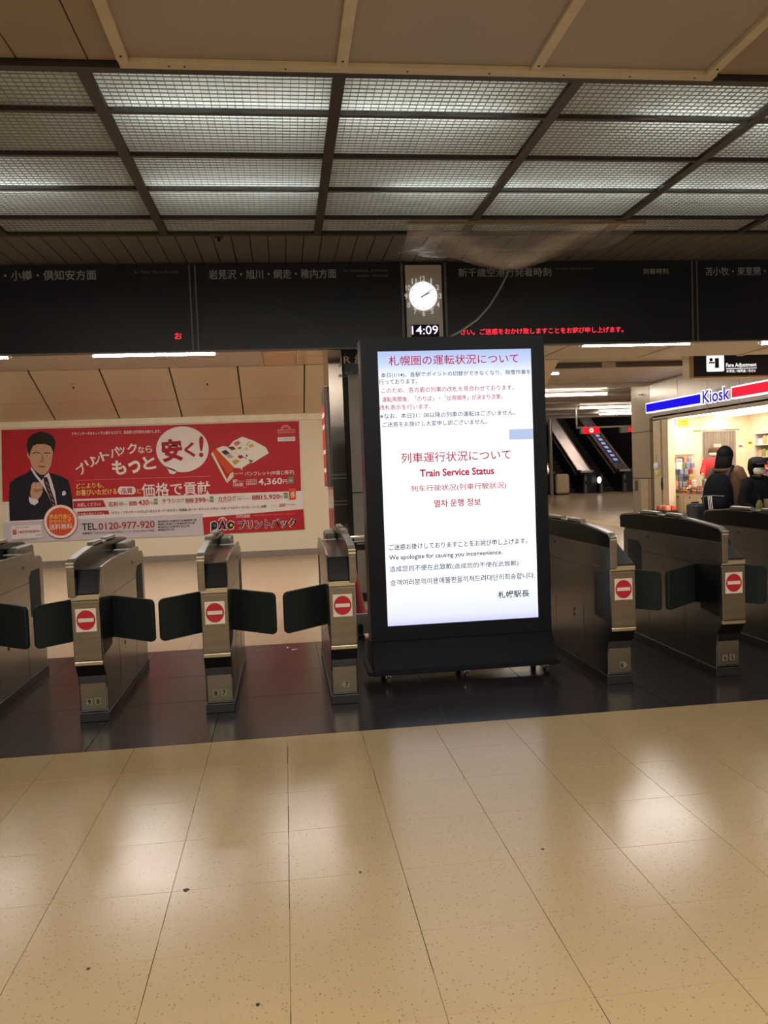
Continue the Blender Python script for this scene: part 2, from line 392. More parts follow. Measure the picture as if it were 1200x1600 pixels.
b1 = board(-4.6, xd0, 'dark departure board with a single red LED letter by its lower corner')
b2 = board(xd0, xc0, 'blank dark departure board just beside the station clock, no red LED text')
b3 = board(xc1, xd1, 'dark departure board with a running line of red LED text')
b4 = board(xd1, 8.2, 'dark departure board above the shop sign, cut off by the photo edge')
divider(303, b1); divider(1085, b3)
tpx('手稲・小樽・倶知安方面', -34, 150, 431, 15, BY, sign_ink_glow, b1, .008)
tpx('for Teine, Otaru, Kutchan', 210, 278, 425.5, 4.5, BY, sign_dim, b1)
tpx('お', 273, 284, 525, 10, BY, led, b1, .01)
tpx('岩見沢・旭川・網走・稚内方面', 326, 525, 429, 14.5, BY, sign_ink_glow, b2, .008)
tpx('for Iwamizawa, Asahikawa', 537, 606, 423, 4.5, BY, sign_dim, b2)
tpx('Abashiri, Wakkanai', 557, 606, 431, 4.5, BY, sign_dim, b2)
tpx('新千歳空港行発着時刻', 716, 861, 426, 14, BY, sign_ink_glow, b3, .004)
tpx('for New Chitose Airport', 868, 928, 420, 4.5, BY, sign_dim, b3)
tpx('到着時刻', 1005, 1044, 424, 9, BY, sign_ink_glow, b3, .004)
tpx('さい。ご迷惑をおかけ致しますことをお詫び申し上げます。', 720, 974, 519, 9.5, BY, led, b3, .012)
tpx('苫小牧・東室蘭・函館方面', 1102, 1250, 424, 13.5, BY, sign_ink_glow, b4, .004)
for k in range(4):
    z = 3.42 - .13 * k
    MB().box(xd0 + .12, xc0 - .1, BY - .003, BY, z - .003, z).build('flap_row_line', M('flap_line', (34, 38, 44), .4), b2)

# ------------------------------------------------------------------ STATION CLOCK
ck = thing('station_clock', 'grey clock panel with round lit dial and digital time beneath', 'clock', ((xc0 + xc1) / 2, BY, bz0))
cpan = M('clock_panel', (212, 206, 196), .45, .1, noise=(2, .05))
MB().box(xc0, xc1, BY, BY + .16, bz0, bz1).build('housing', black_matte, ck)
MB().box(xc0 + .05, xc1 - .05, BY - .006, BY, bz0 + .02, bz1 - .02).build('panel', cpan, ck)
for x in (xc0 + .012, xc1 - .012): MB().box(x - .012, x + .012, BY - .014, BY, bz0, bz1).build('side_rail', board_edge, ck)
cc = P(661, 463, BY); R0 = 21.8 * BY / F_PX
MB().prism([(cc.x + R0 * math.cos(2 * PI * i / 40), cc.z + R0 * math.sin(2 * PI * i / 40)) for i in range(40)], BY - .02, BY - .006, 'y').build('dial', glow('lit_dial', (255, 250, 250), 1.15), ck)
tick = ink('clock_black', (30, 28, 32))
for k in range(12):
    a = PI / 2 - 2 * PI * k / 12
    MB().cyl((cc.x + R0 * .88 * math.cos(a), BY - .023, cc.z + R0 * .88 * math.sin(a)), (cc.x + R0 * .88 * math.cos(a), BY - .020, cc.z + R0 * .88 * math.sin(a)), .005, n=8).build('hour_mark', tick, ck)
    rr = R0 * 1.24; nx, nz = cc.x + rr * math.cos(a), cc.z + rr * math.sin(a); n_ = 12 if k == 0 else k; ww = .03 if n_ < 10 else .05
    txt(str(n_), nx - ww / 2 + (.008 if n_ in (1,) else 0), nx + ww / 2 - (.008 if n_ in (1,) else 0), nz, .056, BY - .008, M('ink_numeral', (240, 236, 230), .4, emit=.35), ck, .012, name='numeral')  # numerals carry a faint added glow to look brighter
def hand(ang, ln, wd, nm):
    dx, dz = math.sin(ang), math.cos(ang); px_, pz_ = dz, -dx; y = BY - .026
    pts = [(cc.x + dx * s + px_ * q, y, cc.z + dz * s + pz_ * q) for s, q in ((-.03, wd), (-.03, -wd), (ln, -wd * .6), (ln, wd * .6))]
    MB().flat(pts).build(nm, tick, ck)
hand(2 * PI * (2 + 9 / 60) / 12, R0 * .55, .006, 'hour_hand'); hand(2 * PI * 9.2 / 60, R0 * .85, .004, 'minute_hand')
a, b = P(642, 508, BY), P(686, 522, BY)
MB().box(a.x, b.x, BY - .012, BY - .006, P(642, 530, BY).z, a.z).build('digital_window', black_gloss, ck)
tpx('14:09', 643.5, 684.5, 516, 13.5, BY, glow('digit_white', (240, 225, 255), 1.3), ck, .004, off=.016)

# ------------------------------------------------------------------ TUBES BEHIND THE BOARDS
tube_r = glow('lit_tube_rear', (255, 248, 243), TUBE_REAR)
def tube_light(x0, x1, y, z, label, mat, group, n=12, r=.021):
    t = thing('tube_light', label, 'light', ((x0 + x1) / 2, y, z), group=group)
    MB().cyl((x0 + .03, y, z), (x1 - .03, y, z), r, n=n).build('lamp_tube', mat, t, smooth=True)
    for xa, xb in ((x0, x0 + .03), (x1 - .03, x1)): MB().cyl((xa, y, z), (xb, y, z), r * .95, n=n).build('end_cap', hous, t)
    MB().box(x0, x1, y - .062, y + .03, z + .05, z + .085).build('batten_body', hous, t)
    for x in (x0 + .015, x1 - .015): MB().box(x - .012, x + .012, y - .015, y + .015, z - .005, z + .06).build('lamp_holder', hous, t)
    return t
xs = [P(140, 557, 8.75), P(340, 550, 8.75), P(907, 540, 8.75), P(1083, 535, 8.75)]
tube_light(xs[0].x, xs[1].x, 8.78, 2.808, 'bare fluorescent tube under the board with the single red letter', tube_r, 'tubes under the boards')
tube_light(xs[2].x, xs[3].x, 8.78, 2.815, 'bare fluorescent tube under the board with running red text', tube_r, 'tubes under the boards')
tube_light(-2.733 - 1.33, -2.733, 8.78, 2.812, 'bare fluorescent tube cut off by the edge at the grey gate side', tube_r, 'tubes under the boards')
tube_light(5.485, 6.82, 8.78, 2.80, 'bare fluorescent tube above the fare adjustment sign, cut off by the edge', tube_r, 'tubes under the boards')

soffit_fill = glow('lit_soffit_panel', (255, 246, 240), 10.0)  # hidden panels added on the soffit to brighten the rear wall
for k in range(5):
    x = -4.4 + 2.3 * k; t = thing('panel_light', 'square luminous panel on the rear soffit behind the boards, ' + ('first', 'second', 'third', 'fourth', 'fifth')[k] + ' of the row', 'light', (x, 10.2, 3.26), group='panels on the rear soffit')
    MB().box(x - .58, x + .58, 9.62, 10.78, 3.250, 3.258).build('diffuser', soffit_fill, t); MB().box(x - .62, x + .62, 9.58, 10.82, 3.258, 3.28).build('frame', hous, t)
# ------------------------------------------------------------------ REAR SOFFIT, LEFT WALL
soff_m = M('rear_soffit_paint', (184, 174, 160), .55, noise=(1, .04))
soffit = struct('ceiling_rear', MB().box(-14, 22, 8.66, 13.40, 3.28, 3.4), soff_m)
struct('ceiling_trim', MB().box(-14, 22, 8.66, 8.72, 2.86, 3.66), soff_m)
for x in (-5.2, -3.5, -1.66, 2.6, 4.4, 6.2, 8): MB().box(x - .05, x + .05, 8.72, 13.4, 3.262, 3.28).build('ceiling_batten', soff_m, soffit)
redp = M('glossy_ceiling_panel', (206, 178, 146), .18, .3)
for i in range(3):
    for j in range(2): MB().box(-.24 + i * .5, .25 + i * .5, 11.5 + j * .9, 12.39 + j * .9, 3.268, 3.28).build('ceiling_panel', redp, soffit)
MB().box(-.31, -.25, 8.72, 13.4, 3.25, 3.28).build('ceiling_batten', soff_m, soffit)

WY = 14.87
wall_m = M('white_wall_panel', (236, 222, 190), .4, noise=(1.2, .02))
wall = struct('wall_back', MB().box(-14, 2.6, WY, WY + .2, 0, 3.7), wall_m)
struct('baseboard_back', MB().box(-14, 2.6, WY - .02, WY, 0, .115), M('grey_baseboard', (140, 128, 114), .5))
panel_m = M('beige_wall_panel', (206, 188, 158), .28, .15, noise=(1, .04))
seam = M('panel_seam', (52, 44, 36), .7)
# sloping upper panels: from (13.40, 3.28) down to (14.87, 2.585)
sl_bed = MB().prism([(13.40, 3.30), (13.42, 3.60), (WY, 3.60), (WY, 2.60)], -14, 2.6, 'x')
slope = struct('wall_upper', sl_bed, seam)
d0 = Vector((0, 13.40, 3.28)); d1 = Vector((0, WY - .01, 2.585)); nn = Vector((0, -(d0.z - d1.z), -(d1.y - d0.y))).normalized() * .018
pm = {}
for k in range(-3, 6):
    x0 = .406 - 1.0845 * (k - 0) ; x1 = x0 + 1.0845
    for q, (s0, s1) in enumerate(((0, .605), (.61, 1))):
        a_ = d0.lerp(d1, s0); b_ = d0.lerp(d1, s1)
        mb = MB().add([(x, p.y + (nn.y if o else 0), p.z + (nn.z if o else 0)) for x in (.012, 1.0725) for p in (a_, b_) for o in (0, 1)],
                      [(0, 1, 3, 2), (4, 6, 7, 5), (0, 4, 5, 1), (2, 3, 7, 6), (1, 5, 7, 3), (0, 2, 6, 4)])
        if q in pm: o = MB().build('wall_panel', panel_m, data=pm[q])
        else: o = mb.build('wall_panel', panel_m); pm[q] = o.data
        o.location.x = x0; o.parent = slope
for px, py in ((115, 604), (324, 599)):
    q = P(px, py, 13.75); s_ = thing('sprinkler', 'small sprinkler nozzle on the sloping panel ' + ('above the printed man' if px < 200 else 'above the speech bubble'), 'sprinkler', q)
    MB().cyl(q, q + nn * -1.2, .028, .028, n=12).build('plate', cream, s_); MB().cyl(q + nn * 2, q, .012, n=8).build('nozzle', scr, s_)
tm = M('wall_trim_cream', (238, 224, 192), .4)
struct('trim_1', MB().box(-14, 2.6, WY - .05, WY, 2.475, 2.585), tm)
for px in (477, 497, 507):
    q = P(px, 740, WY); MB().box(q.x - .006, q.x + .006, WY - .006, WY, .115, 2.47).build('wall_seam_strip', tm, wall)

# ------------------------------------------------------------------ ADVERTISING POSTER
ad = thing('advertising_poster', 'wide red and white printing service poster on the cream rear wall', 'poster', (-2.3, WY - .02, .48))
RED, WHT, GRY = ink('poster_red', (186, 34, 44), .45), ink('poster_white', (238, 228, 222), .45), ink('poster_grey', (206, 198, 200), .45)
BLK, YEL, DRD = ink('poster_black', (26, 24, 26)), ink('poster_yellow', (244, 214, 110)), ink('poster_dark_red', (170, 30, 42))
GRN, ORG, PNK = ink('poster_green', (110, 150, 112)), ink('poster_orange', (216, 84, 44)), ink('poster_pink', (226, 130, 132))
def py_(layer): return WY - .022 - .003 * layer
def pp(pts, mat, layer, name='print_shape'):
    return MB().flat([P(x, y, py_(layer)) for x, y in pts]).build(name, mat, ad)
def pt(body, xl, xr, yc, h, mat, layer=4, bold=0., rot=0., **k):
    return tpx(body, xl, xr, yc, h, py_(layer), mat, ad, bold, rot, off=0, **k)
a, b = P(2, 672, WY), P(474, 826, WY)
x0, x1, zt, zb = a.x, .307, 2.452, .482
MB().box(x0, x1, WY - .021, WY - .001, zb, zt).build('poster_board', WHT, ad)
pp([(2, 672), (467, 658), (470.5, 767), (4, 784)], RED, 1, 'red_print')
pp([(4, 817), (112, 811.5), (317, 802.5), (318.5, 836), (6, 848.5)], GRY, 1, 'grey_print')
pp([(316.5, 808.5), (474, 795.5), (476, 827), (318.5, 835.5)], RED, 2, 'red_print')
pt('デザインデータをネットで入稿するだけで、高品質な印刷物をお届けします。', 112, 251, 678, 5, WHT, 4, .01)
for ch, x, y, s_, r in (('プ', 127, 733, 15, .62), ('リ', 141, 723, 14, .5), ('ン', 151, 718, 13, .42), ('ト', 164, 712, 14, .32), ('パ', 179, 707, 15, .22), ('ッ', 190, 704.5, 11, .15), ('ク', 206.5, 701, 16, .1)):
    pt(ch, x - s_ * .5, x + s_ * .5, y, s_, WHT, 4, .025, r)
for ch, x, y, s_ in (('な', 220.5, 703, 10.5), ('ら', 232.5, 702, 10.5)): pt(ch, x - s_ / 2, x + s_ / 2, y, s_, WHT, 4, .012)
for ch, x, y, s_, r in (('も', 186, 731, 22, .1), ('っ', 210, 730, 19, .1), ('と', 233, 723.5, 20, .1)): pt(ch, x - s_ / 2, x + s_ / 2, y, s_, WHT, 4, .035, r)
bub = [(285 + 41 * math.cos(t), 702 - 35.8 * math.sin(t)) for t in [2 * PI * i / 48 for i in range(48)]]
pp([(263, 730), (258, 728), (262, 733), (265, 740), (272, 741), (277, 736)], WHT, 3); pp(bub, WHT, 3, 'speech_bubble')
pt('安', 252, 285, 704, 35, DRD, 5, .04, .06); pt('く', 288, 305, 703, 23, DRD, 5, .04, .05); pt('!', 311, 318, 698, 32, DRD, 5, .02, -.06)
pp([(119, 750.3), (329, 743.6), (329, 744.2), (119, 750.9)], PNK, 2, 'print_rule')
pt('どこよりも、', 119, 162, 759.5, 8, YEL, 4, .012); pt('お喜びいただける', 119, 182.5, 770, 9, YEL, 4, .015)
pp([(198 + (14 if math.cos(t) > 0 else -14) - (5 if math.cos(t) > 0 else -5) + 5 * math.cos(t), 766.4 - 6.2 * math.sin(t)) for t in [2 * PI * i / 32 + .001 for i in range(32)]], WHT, 3, 'print_pill')
pt('品質', 189.5, 207, 767, 8.5, DRD, 5, .012); pt('と', 214, 220, 767, 7, YEL, 4, .01)
pt('価格で貢献', 221, 328.6, 766, 20.5, WHT, 4, .014)
pp([(114, 783), (161, 781.3), (165.6, 792), (115, 794.4)], RED, 2); pt('お試しください!', 121, 157, 789, 6, WHT, 4, .008)
pp([(121, 799.6), (169, 797.4), (171, 803.4), (121, 805.6)], RED, 2); pt('その他人気のアイテム', 122, 163, 803.5, 4, WHT, 4, .008)
pt('名刺', 169, 184, 788, 7.5, DRD, 4, .01); pt('100枚', 186, 193, 785.5, 3, BLK); pt('両面カラー', 186, 200, 788.5, 3, BLK)
pp([(202, 783.5), (213.6, 782.9), (213.8, 789.2), (202.2, 789.8)], DRD, 2); pt('全国工場', 203, 213, 785, 2.4, WHT); pt('直販価格', 203, 213, 787.8, 2.4, WHT)
pt('430', 216.4, 232.4, 785.5, 8, DRD, 4, .012); pt('円', 233.5, 239, 786.5, 5, DRD)
pt('チラシ', 253.5, 274.5, 783, 7, DRD, 4, .012); pt('A4 片面', 276, 288, 780.8, 2.6, BLK); pt('片面カラー', 276, 288, 784, 2.6, BLK)
pp([(290, 779), (302, 778.4), (302.2, 785.2), (290.2, 785.8)], DRD, 2); pt('全国工場', 291, 301, 780.6, 2.4, WHT); pt('直販価格', 291, 301, 783.8, 2.4, WHT)
pt('399', 304.4, 321, 782, 8, DRD, 4, .012); pt('円', 322, 326, 782.5, 5, DRD)
pt('カタログ', 341, 369, 779.5, 7.5, DRD, 4, .012); pt('16ページ', 371.5, 382, 776, 2.4, BLK); pt('100部 フルカラー', 371.5, 392, 779.6, 2.6, BLK)
pp([(394, 774.2), (406, 773.6), (406.2, 780.4), (394.2, 781)], DRD, 2); pt('全国工場', 395, 405, 775.8, 2.4, WHT); pt('直販価格', 395, 405, 779, 2.4, WHT)
pt('15,920', 408, 437, 777.5, 8, DRD, 4, .012); pt('円', 438, 442, 777, 5, DRD)
pt('(中綴じ冊子)', 341, 361, 784.5, 2.6, DRD)
for x, y in ((240, 779.5), (327.5, 776), (443.5, 770)): pp([(x, y), (x + 6, y - .4), (x + 6.4, y + 8.4), (x + .3, y + 8.8)], GRN, 2, 'print_stamp'); pt('税込', x + .8, x + 5.4, y + 4, 3, WHT)
pp([(451, 763.5), (462, 762.6), (462.3, 780.4), (452, 781.6)], ORG, 3); pp([(454, 770), (459, 767), (461, 776), (455, 778)], ink('paper_photo', (226, 190, 150)), 4)
pt('•チラシ・フライヤー •カタログ •ポストカード •ポスター •写真集 •カード・チケット •パネル・POP •ノベルティ •ラベル・シール •封筒', 174, 416, 801.5, 4.6, BLK, 4, .01)
pt('ラインナップ', 423, 434, 790.5, 2.4, BLK); pt('200', 436, 446, 789.5, 4.6, DRD, 4, .01); pt('アイテム以上', 447, 462, 788.8, 2.6, BLK)
pt('TEL.', 128, 153, 823.5, 10.5, BLK, 4, .012); pt('0120-977-920', 154, 241.6, 822.8, 10.6, DRD, 4, .012)
pt('京都本社', 129, 144, 833.6, 3.6, BLK, 4, .01); pt('京都府向日市森本町野田3-1（上・日 祝も休まず営業）', 147, 242, 833, 3.4, ink('poster_small', (90, 84, 88)))
for y, s_, x in ((815, '●京都本社工場 ●東京工場 ●福岡南工場', 307), (819.5, '●福岡工場 ●九州工場 ●京都伏見工場', 304), (823.8, '●京都桂川工場 ●京都久御山工場', 296), (828.3, '●京都向日町工場', 272)): pt(s_, 247, x, y, 3.4, BLK, 4, .006)
pp([(17, 822), (64, 819.5), (65, 839), (18, 842.5)], WHT, 3, 'print_card'); pt('CM好評放映中!', 27, 62.5, 831.5, 4.6, DRD, 5, .008); pt('全国のテレビで放映中', 24, 46, 824.6, 1.8, BLK, 5); pt('制作実績', 56, 63, 836, 1.8, BLK, 5)
pp([(19.5, 828), (25.5, 827.6), (25.8, 835), (20, 835.5)], DRD, 4); pt('印', 20.3, 25, 831.5, 5, WHT, 5)
pt('上質なCMの制作は当社までご相談ください', 18, 63, 844.3, 1.8, BLK, 4)
# printed man in a dark suit, fist raised
SUIT, SHIRT, SKIN, HAIR, SHD = ink('print_suit', (30, 29, 38)), ink('print_shirt', (226, 222, 230)), ink('print_skin', (205, 160, 128)), ink('print_hair', (38, 32, 30)), ink('print_skin_dark', (172, 126, 98))
def cp(pts, mat, layer): return pp([(x / 4.615, 640 + y / 4.615) for x, y in pts], mat, layer, 'printed_figure')
cp([(70, 804), (64, 640), (70, 530), (110, 495), (190, 460), (232, 425), (262, 440), (330, 460), (360, 455), (440, 480), (490, 505), (508, 560), (522, 650), (528, 720), (520, 780)], SUIT, 3)
cp([(226, 412), (265, 470), (300, 512), (320, 480), (352, 452), (372, 500), (400, 590), (410, 690), (380, 690), (340, 600), (300, 540), (250, 475), (222, 430)], SHIRT, 4)
cp([(312, 488), (338, 485), (350, 510), (362, 560), (395, 650), (402, 690), (378, 685), (340, 590), (318, 530)], ink('print_tie', (66, 28, 36)), 5)
for k in range(4): cp([(328 + 14 * k, 520 + 40 * k), (350 + 14 * k, 545 + 40 * k), (352 + 14 * k, 552 + 40 * k), (330 + 14 * k, 528 + 40 * k)], ink('print_tie_stripe', (196, 170, 150)), 6)
cp([(352, 455), (440, 480), (418, 560), (416, 660), (410, 690), (398, 600), (372, 510)], SUIT, 5)
cp([(262, 395), (262, 445), (296, 470), (322, 472), (350, 440), (350, 380)], SHD, 5)
cp([(215, 300), (213, 345), (226, 400), (252, 440), (290, 468), (322, 468), (348, 440), (368, 400), (378, 345), (382, 290), (370, 240), (300, 225), (235, 245)], SKIN, 6)
cp([(196, 300), (206, 296), (218, 320), (220, 360), (208, 354), (196, 330)], SKIN, 5)
cp([(192, 250), (198, 300), (212, 340), (222, 300), (238, 262), (268, 250), (320, 248), (362, 262), (378, 290), (386, 320), (396, 270), (398, 225), (380, 190), (340, 168), (290, 158), (240, 175), (205, 205)], HAIR, 7)
cp([(238, 312), (262, 304), (288, 312), (288, 318), (262, 311), (240, 319)], HAIR, 7); cp([(318, 312), (344, 306), (364, 314), (364, 320), (344, 313), (320, 319)], HAIR, 7)
for x in (266, 340): cp([(x - 18, 330), (x, 323), (x + 18, 330), (x, 336)], SHIRT, 7); cp([(x - 7, 329), (x, 324), (x + 7, 329), (x, 336)], HAIR, 8)
cp([(300, 320), (308, 320), (318, 372), (312, 382), (288, 380), (284, 372), (298, 364)], SHD, 7)
cp([(270, 408), (300, 402), (332, 408), (318, 418), (300, 420), (282, 417)], ink('print_lip', (168, 92, 84)), 7)
cp([(228, 540), (240, 524), (290, 524), (306, 545), (308, 590), (296, 620), (272, 650), (225, 640), (218, 600)], SKIN, 7)
for k in range(4): cp([(232 + 17 * k, 536), (247 + 17 * k, 533), (249 + 17 * k, 570), (235 + 17 * k, 572)], SKIN if k % 2 else ink('print_skin_light', (218, 176, 146)), 8)
cp([(240, 575), (300, 568), (306, 584), (262, 596), (244, 592)], SHD, 8)
cp([(210, 625), (225, 640), (272, 650), (278, 668), (250, 690), (222, 680), (208, 655)], SHIRT, 8)
cp([(70, 700), (200, 640), (215, 680), (270, 690), (180, 780), (72, 800)], SUIT, 6)
cp([(446, 612), (452, 590), (462, 585), (476, 596), (474, 612), (458, 622)], SHIRT, 6)
# round badge
bc = (94.7, 815)
for r, m_, l in ((27, DRD, 9), (26, WHT, 10), (22, ORG, 11)): pp([(bc[0] + r * math.cos(2 * PI * i / 40), bc[1] - r * math.sin(2 * PI * i / 40)) for i in range(40)], m_, l, 'print_badge')
pt('商品代金に', 77, 111.5, 807.5, 7, YEL, 12, .006); pt('かかわらず', 77, 111.5, 815, 6.5, YEL, 12, .006); pt('送料無料', 77, 113, 823.5, 8.5, WHT, 12, .008)
# booklet
def bp_(pts, mat, l): return pp([(300 + x / 6.6667, 660 + y / 6.6667) for x, y in pts], mat, l, 'printed_booklet')
PAPER, PAGE = ink('print_paper', (232, 222, 196)), ink('print_page', (240, 234, 220))
bp_([(200, 330), (215, 305), (375, 615), (365, 632), (345, 600)], PAPER, 3); bp_([(365, 632), (440, 560), (530, 500), (520, 470), (400, 530), (360, 600)], PAPER, 3)
bp_([(212, 305), (250, 275), (440, 470), (420, 510), (375, 540)], ORG, 4)
bp_([(250, 275), (320, 245), (380, 255), (430, 300), (560, 380), (640, 400), (520, 475), (440, 475)], PAGE, 4); bp_([(380, 255), (430, 195), (525, 148), (640, 190), (770, 260), (800, 320), (630, 425), (560, 370), (430, 300)], PAGE, 4)
for pts, c in (([(305, 305), (350, 285), (395, 322), (345, 340)], (70, 48, 88)), ([(345, 340), (395, 325), (440, 360), (385, 375)], (190, 180, 150)), ([(415, 405), (460, 382), (500, 405), (445, 445)], (206, 160, 80)), ([(370, 255), (430, 250), (460, 280), (410, 290)], (140, 50, 60)), ([(470, 350), (520, 340), (535, 365), (500, 380)], (140, 40, 70)), ([(430, 215), (480, 190), (510, 215), (460, 250)], (214, 120, 110)), ([(590, 235), (630, 220), (650, 250), (600, 262)], (224, 170, 90)), ([(545, 270), (570, 255), (590, 285), (560, 292)], (220, 208, 130)), ([(470, 265), (510, 250), (520, 270), (485, 285)], (150, 160, 90)), ([(560, 340), (575, 335), (580, 355), (566, 358)], (40, 40, 40))): bp_(pts, ink('print_%d_%d' % (c[0], c[2]), c), 5)
bp_([(560, 240), (600, 190), (604, 194), (566, 246)], ink('print_green2', (130, 150, 90)), 5)
pp([(373 + 9 * math.cos(2 * PI * i / 8 + .39), 740 - 8 * math.sin(2 * PI * i / 8 + .39)) for i in range(8)], RED, 5); pt('SALE 実施', 366, 379.5, 740, 2.6, WHT, 6)
pt('パンフレット(中綴じ冊子)', 382.5, 459.5, 741, 7.5, WHT, 4, .012)
pt('8P', 364, 371, 752, 5.6, WHT, 4, .012); pt('フルカラー', 372, 383, 752, 2.5, WHT); pt('100部', 364.5, 380, 757.5, 5.6, WHT, 4, .012); pt('送料無料・消費税込み', 365, 388, 761.7, 1.8, PNK)
for q in ([(385, 749.5), (401, 748.6), (401, 749.1), (385, 750)], [(385, 757.5), (401, 756.6), (401, 757.1), (385, 758)], [(385, 749.5), (385.6, 749.5), (385.6, 758), (385, 758)], [(400.5, 748.6), (401, 748.6), (401, 757.1), (400.5, 757.1)]): pp(q, WHT, 3, 'print_rule')
pt('全国工場', 386.5, 399.5, 752, 3, WHT); pt('直販価格', 386.5, 399.5, 755.6, 3, WHT)
pt('4,360', 403.6, 441, 753.5, 11.5, WHT, 4, .02); pt('円', 442, 449, 752.8, 7, WHT, 4, .01)
pp([(450.5, 745), (458.5, 744.6), (459, 755), (450.5, 755.5)], GRN, 3, 'print_stamp'); pt('税込', 451.5, 457.5, 751, 3.5, WHT)
pp([(438.5 + t[0], 671 - t[1]) for t in [(8.5 * math.cos(a_), 8 * math.sin(a_)) for a_ in [PI * i / 14 for i in range(15)]] + [(4.5 * math.cos(a_), 4 * math.sin(a_)) for a_ in [PI - PI * i / 14 for i in range(15)]]][:0] or [(446.5 + 8.5 * math.cos(PI * i / 14), 671.5 - 8 * math.sin(PI * i / 14)) for i in range(15)] + [(446.5 + 4.5 * math.cos(PI - PI * i / 14), 671.5 - 4 * math.sin(PI - PI * i / 14)) for i in range(15)], PNK, 2)
pp([(433.5, 671), (461, 670), (461, 676.5), (433.5, 677.5)], PNK, 2); pt('2,680万件突破!', 434.5, 460, 674.4, 4.4, RED, 4, .008); pt('ありがとうございます', 434.5, 461, 680.2, 2.2, PNK)
pp([(433.5, 683.3), (461, 682.3), (461.4, 688.8), (434, 689.8)], WHT, 2); pt('Qua 品質方針取得', 436, 459, 686.6, 2.8, ink('poster_blue_grey', (120, 130, 160)))
# logo box
pt('印刷通販', 369, 391, 807, 5, WHT, 4, .01); pt('―印刷が日本を元気に 世の中をもっと幸せに―', 394, 462, 805.5, 2.6, PNK)
for bold, m_, l in ((.07, WHT, 4), (.025, BLK, 5)): pt('プリントパック', 371, 463, 820.8, 15.5 if bold > .05 else 14, m_, l, bold)
for r, m_, l in ((1.2, WHT, 4), (0, BLK, 5)):
    pp([(330 - r, 817 - r), (336, 815 - r), (339.5 + r, 818), (339.5 + r, 824), (336 + r, 828 + r), (333.5 + r, 828 + r), (333.5 + r, 830 + r), (330 - r, 830.6 + r)], m_, l); pp([(347.8, 811.5 - r * 2), (353.8 + r, 827 + r), (350 - r, 827.3 + r), (346, 824), (344.5 + r, 827.6 + r), (340.8 - r, 828 + r)], m_, l)
    pp([(360, 814 - r), (366 + r, 817 - r), (364, 820), (360, 819), (358.5, 821), (361, 823), (365.5 + r, 822), (363 + r, 826 + r), (358, 827 + r), (355 - r, 823), (355 - r, 818)], m_, l)
for x, y, c in ((335.5, 821, (70, 110, 150)), (347.6, 822.5, (150, 70, 110)), (361, 820.5, (196, 206, 90))): pp([(x + 2.2 * math.cos(2 * PI * i / 14), y - 2.4 * math.sin(2 * PI * i / 14)) for i in range(14)], ink('logo_%d' % c[0], c), 6)
for i in range(7): a_ = PI * (.18 + .64 * i / 6); pp([(347.6 + 7 * math.cos(a_) + 1.1 * math.cos(2 * PI * k / 10), 817 - 8 * math.sin(a_) - 1.1 * math.sin(2 * PI * k / 10)) for k in range(10)], WHT, 3)

# ------------------------------------------------------------------ TICKET GATES
pad_m = M('dark_green_pad', (8, 21, 18), .75, noise=(60, .15), bump=(120, .3))
slot_m = M('slot_black', (8, 8, 9), .5)
st_white, st_red = ink('sticker_white', (226, 214, 200), .4), ink('sticker_red', (188, 36, 44), .4)
plinth_m = M('plinth_dark', (34, 31, 29), .4)
GY0 = 5.16
FIN = [(-.10, .93), (1.545, .93), (1.545, 1.008), (1.525, 1.032), (1.463, 1.044), (1.2, 1.062), (.82, 1.07), (.36, 1.062), (.08, 1.04), (-.07, 1.024), (-.10, 1.0)]
def flap_mesh(side, reach):
    """padded wing, hinged on the gate side, free end nearer the concourse and drooping a little"""
    hx, hy = side * .07, .30; ex, ey = side * (.0855 + reach), .125
    pts = rrect(0, 1, -.135, .135, .03); 
    L_ = math.hypot(ex - hx, ey - hy); dx, dy = (ex - hx) / L_, (ey - hy) / L_; nx, ny = -dy, dx
    mb = MB(); out = rrect(0, L_, -.137, .137, .032)
    n = len(out); rings = []
    for off, sc in ((-.016, .97), (-.010, 1), (.010, 1), (.016, .97)):
        rings.append([(hx + dx * (L_ / 2 + (u - L_ / 2) * sc) + nx * off, hy + dy * (L_ / 2 + (u - L_ / 2) * sc) + ny * off, .612 - .022 * u / L_ + z * sc) for u, z in out])
    return mb.loft(rings)
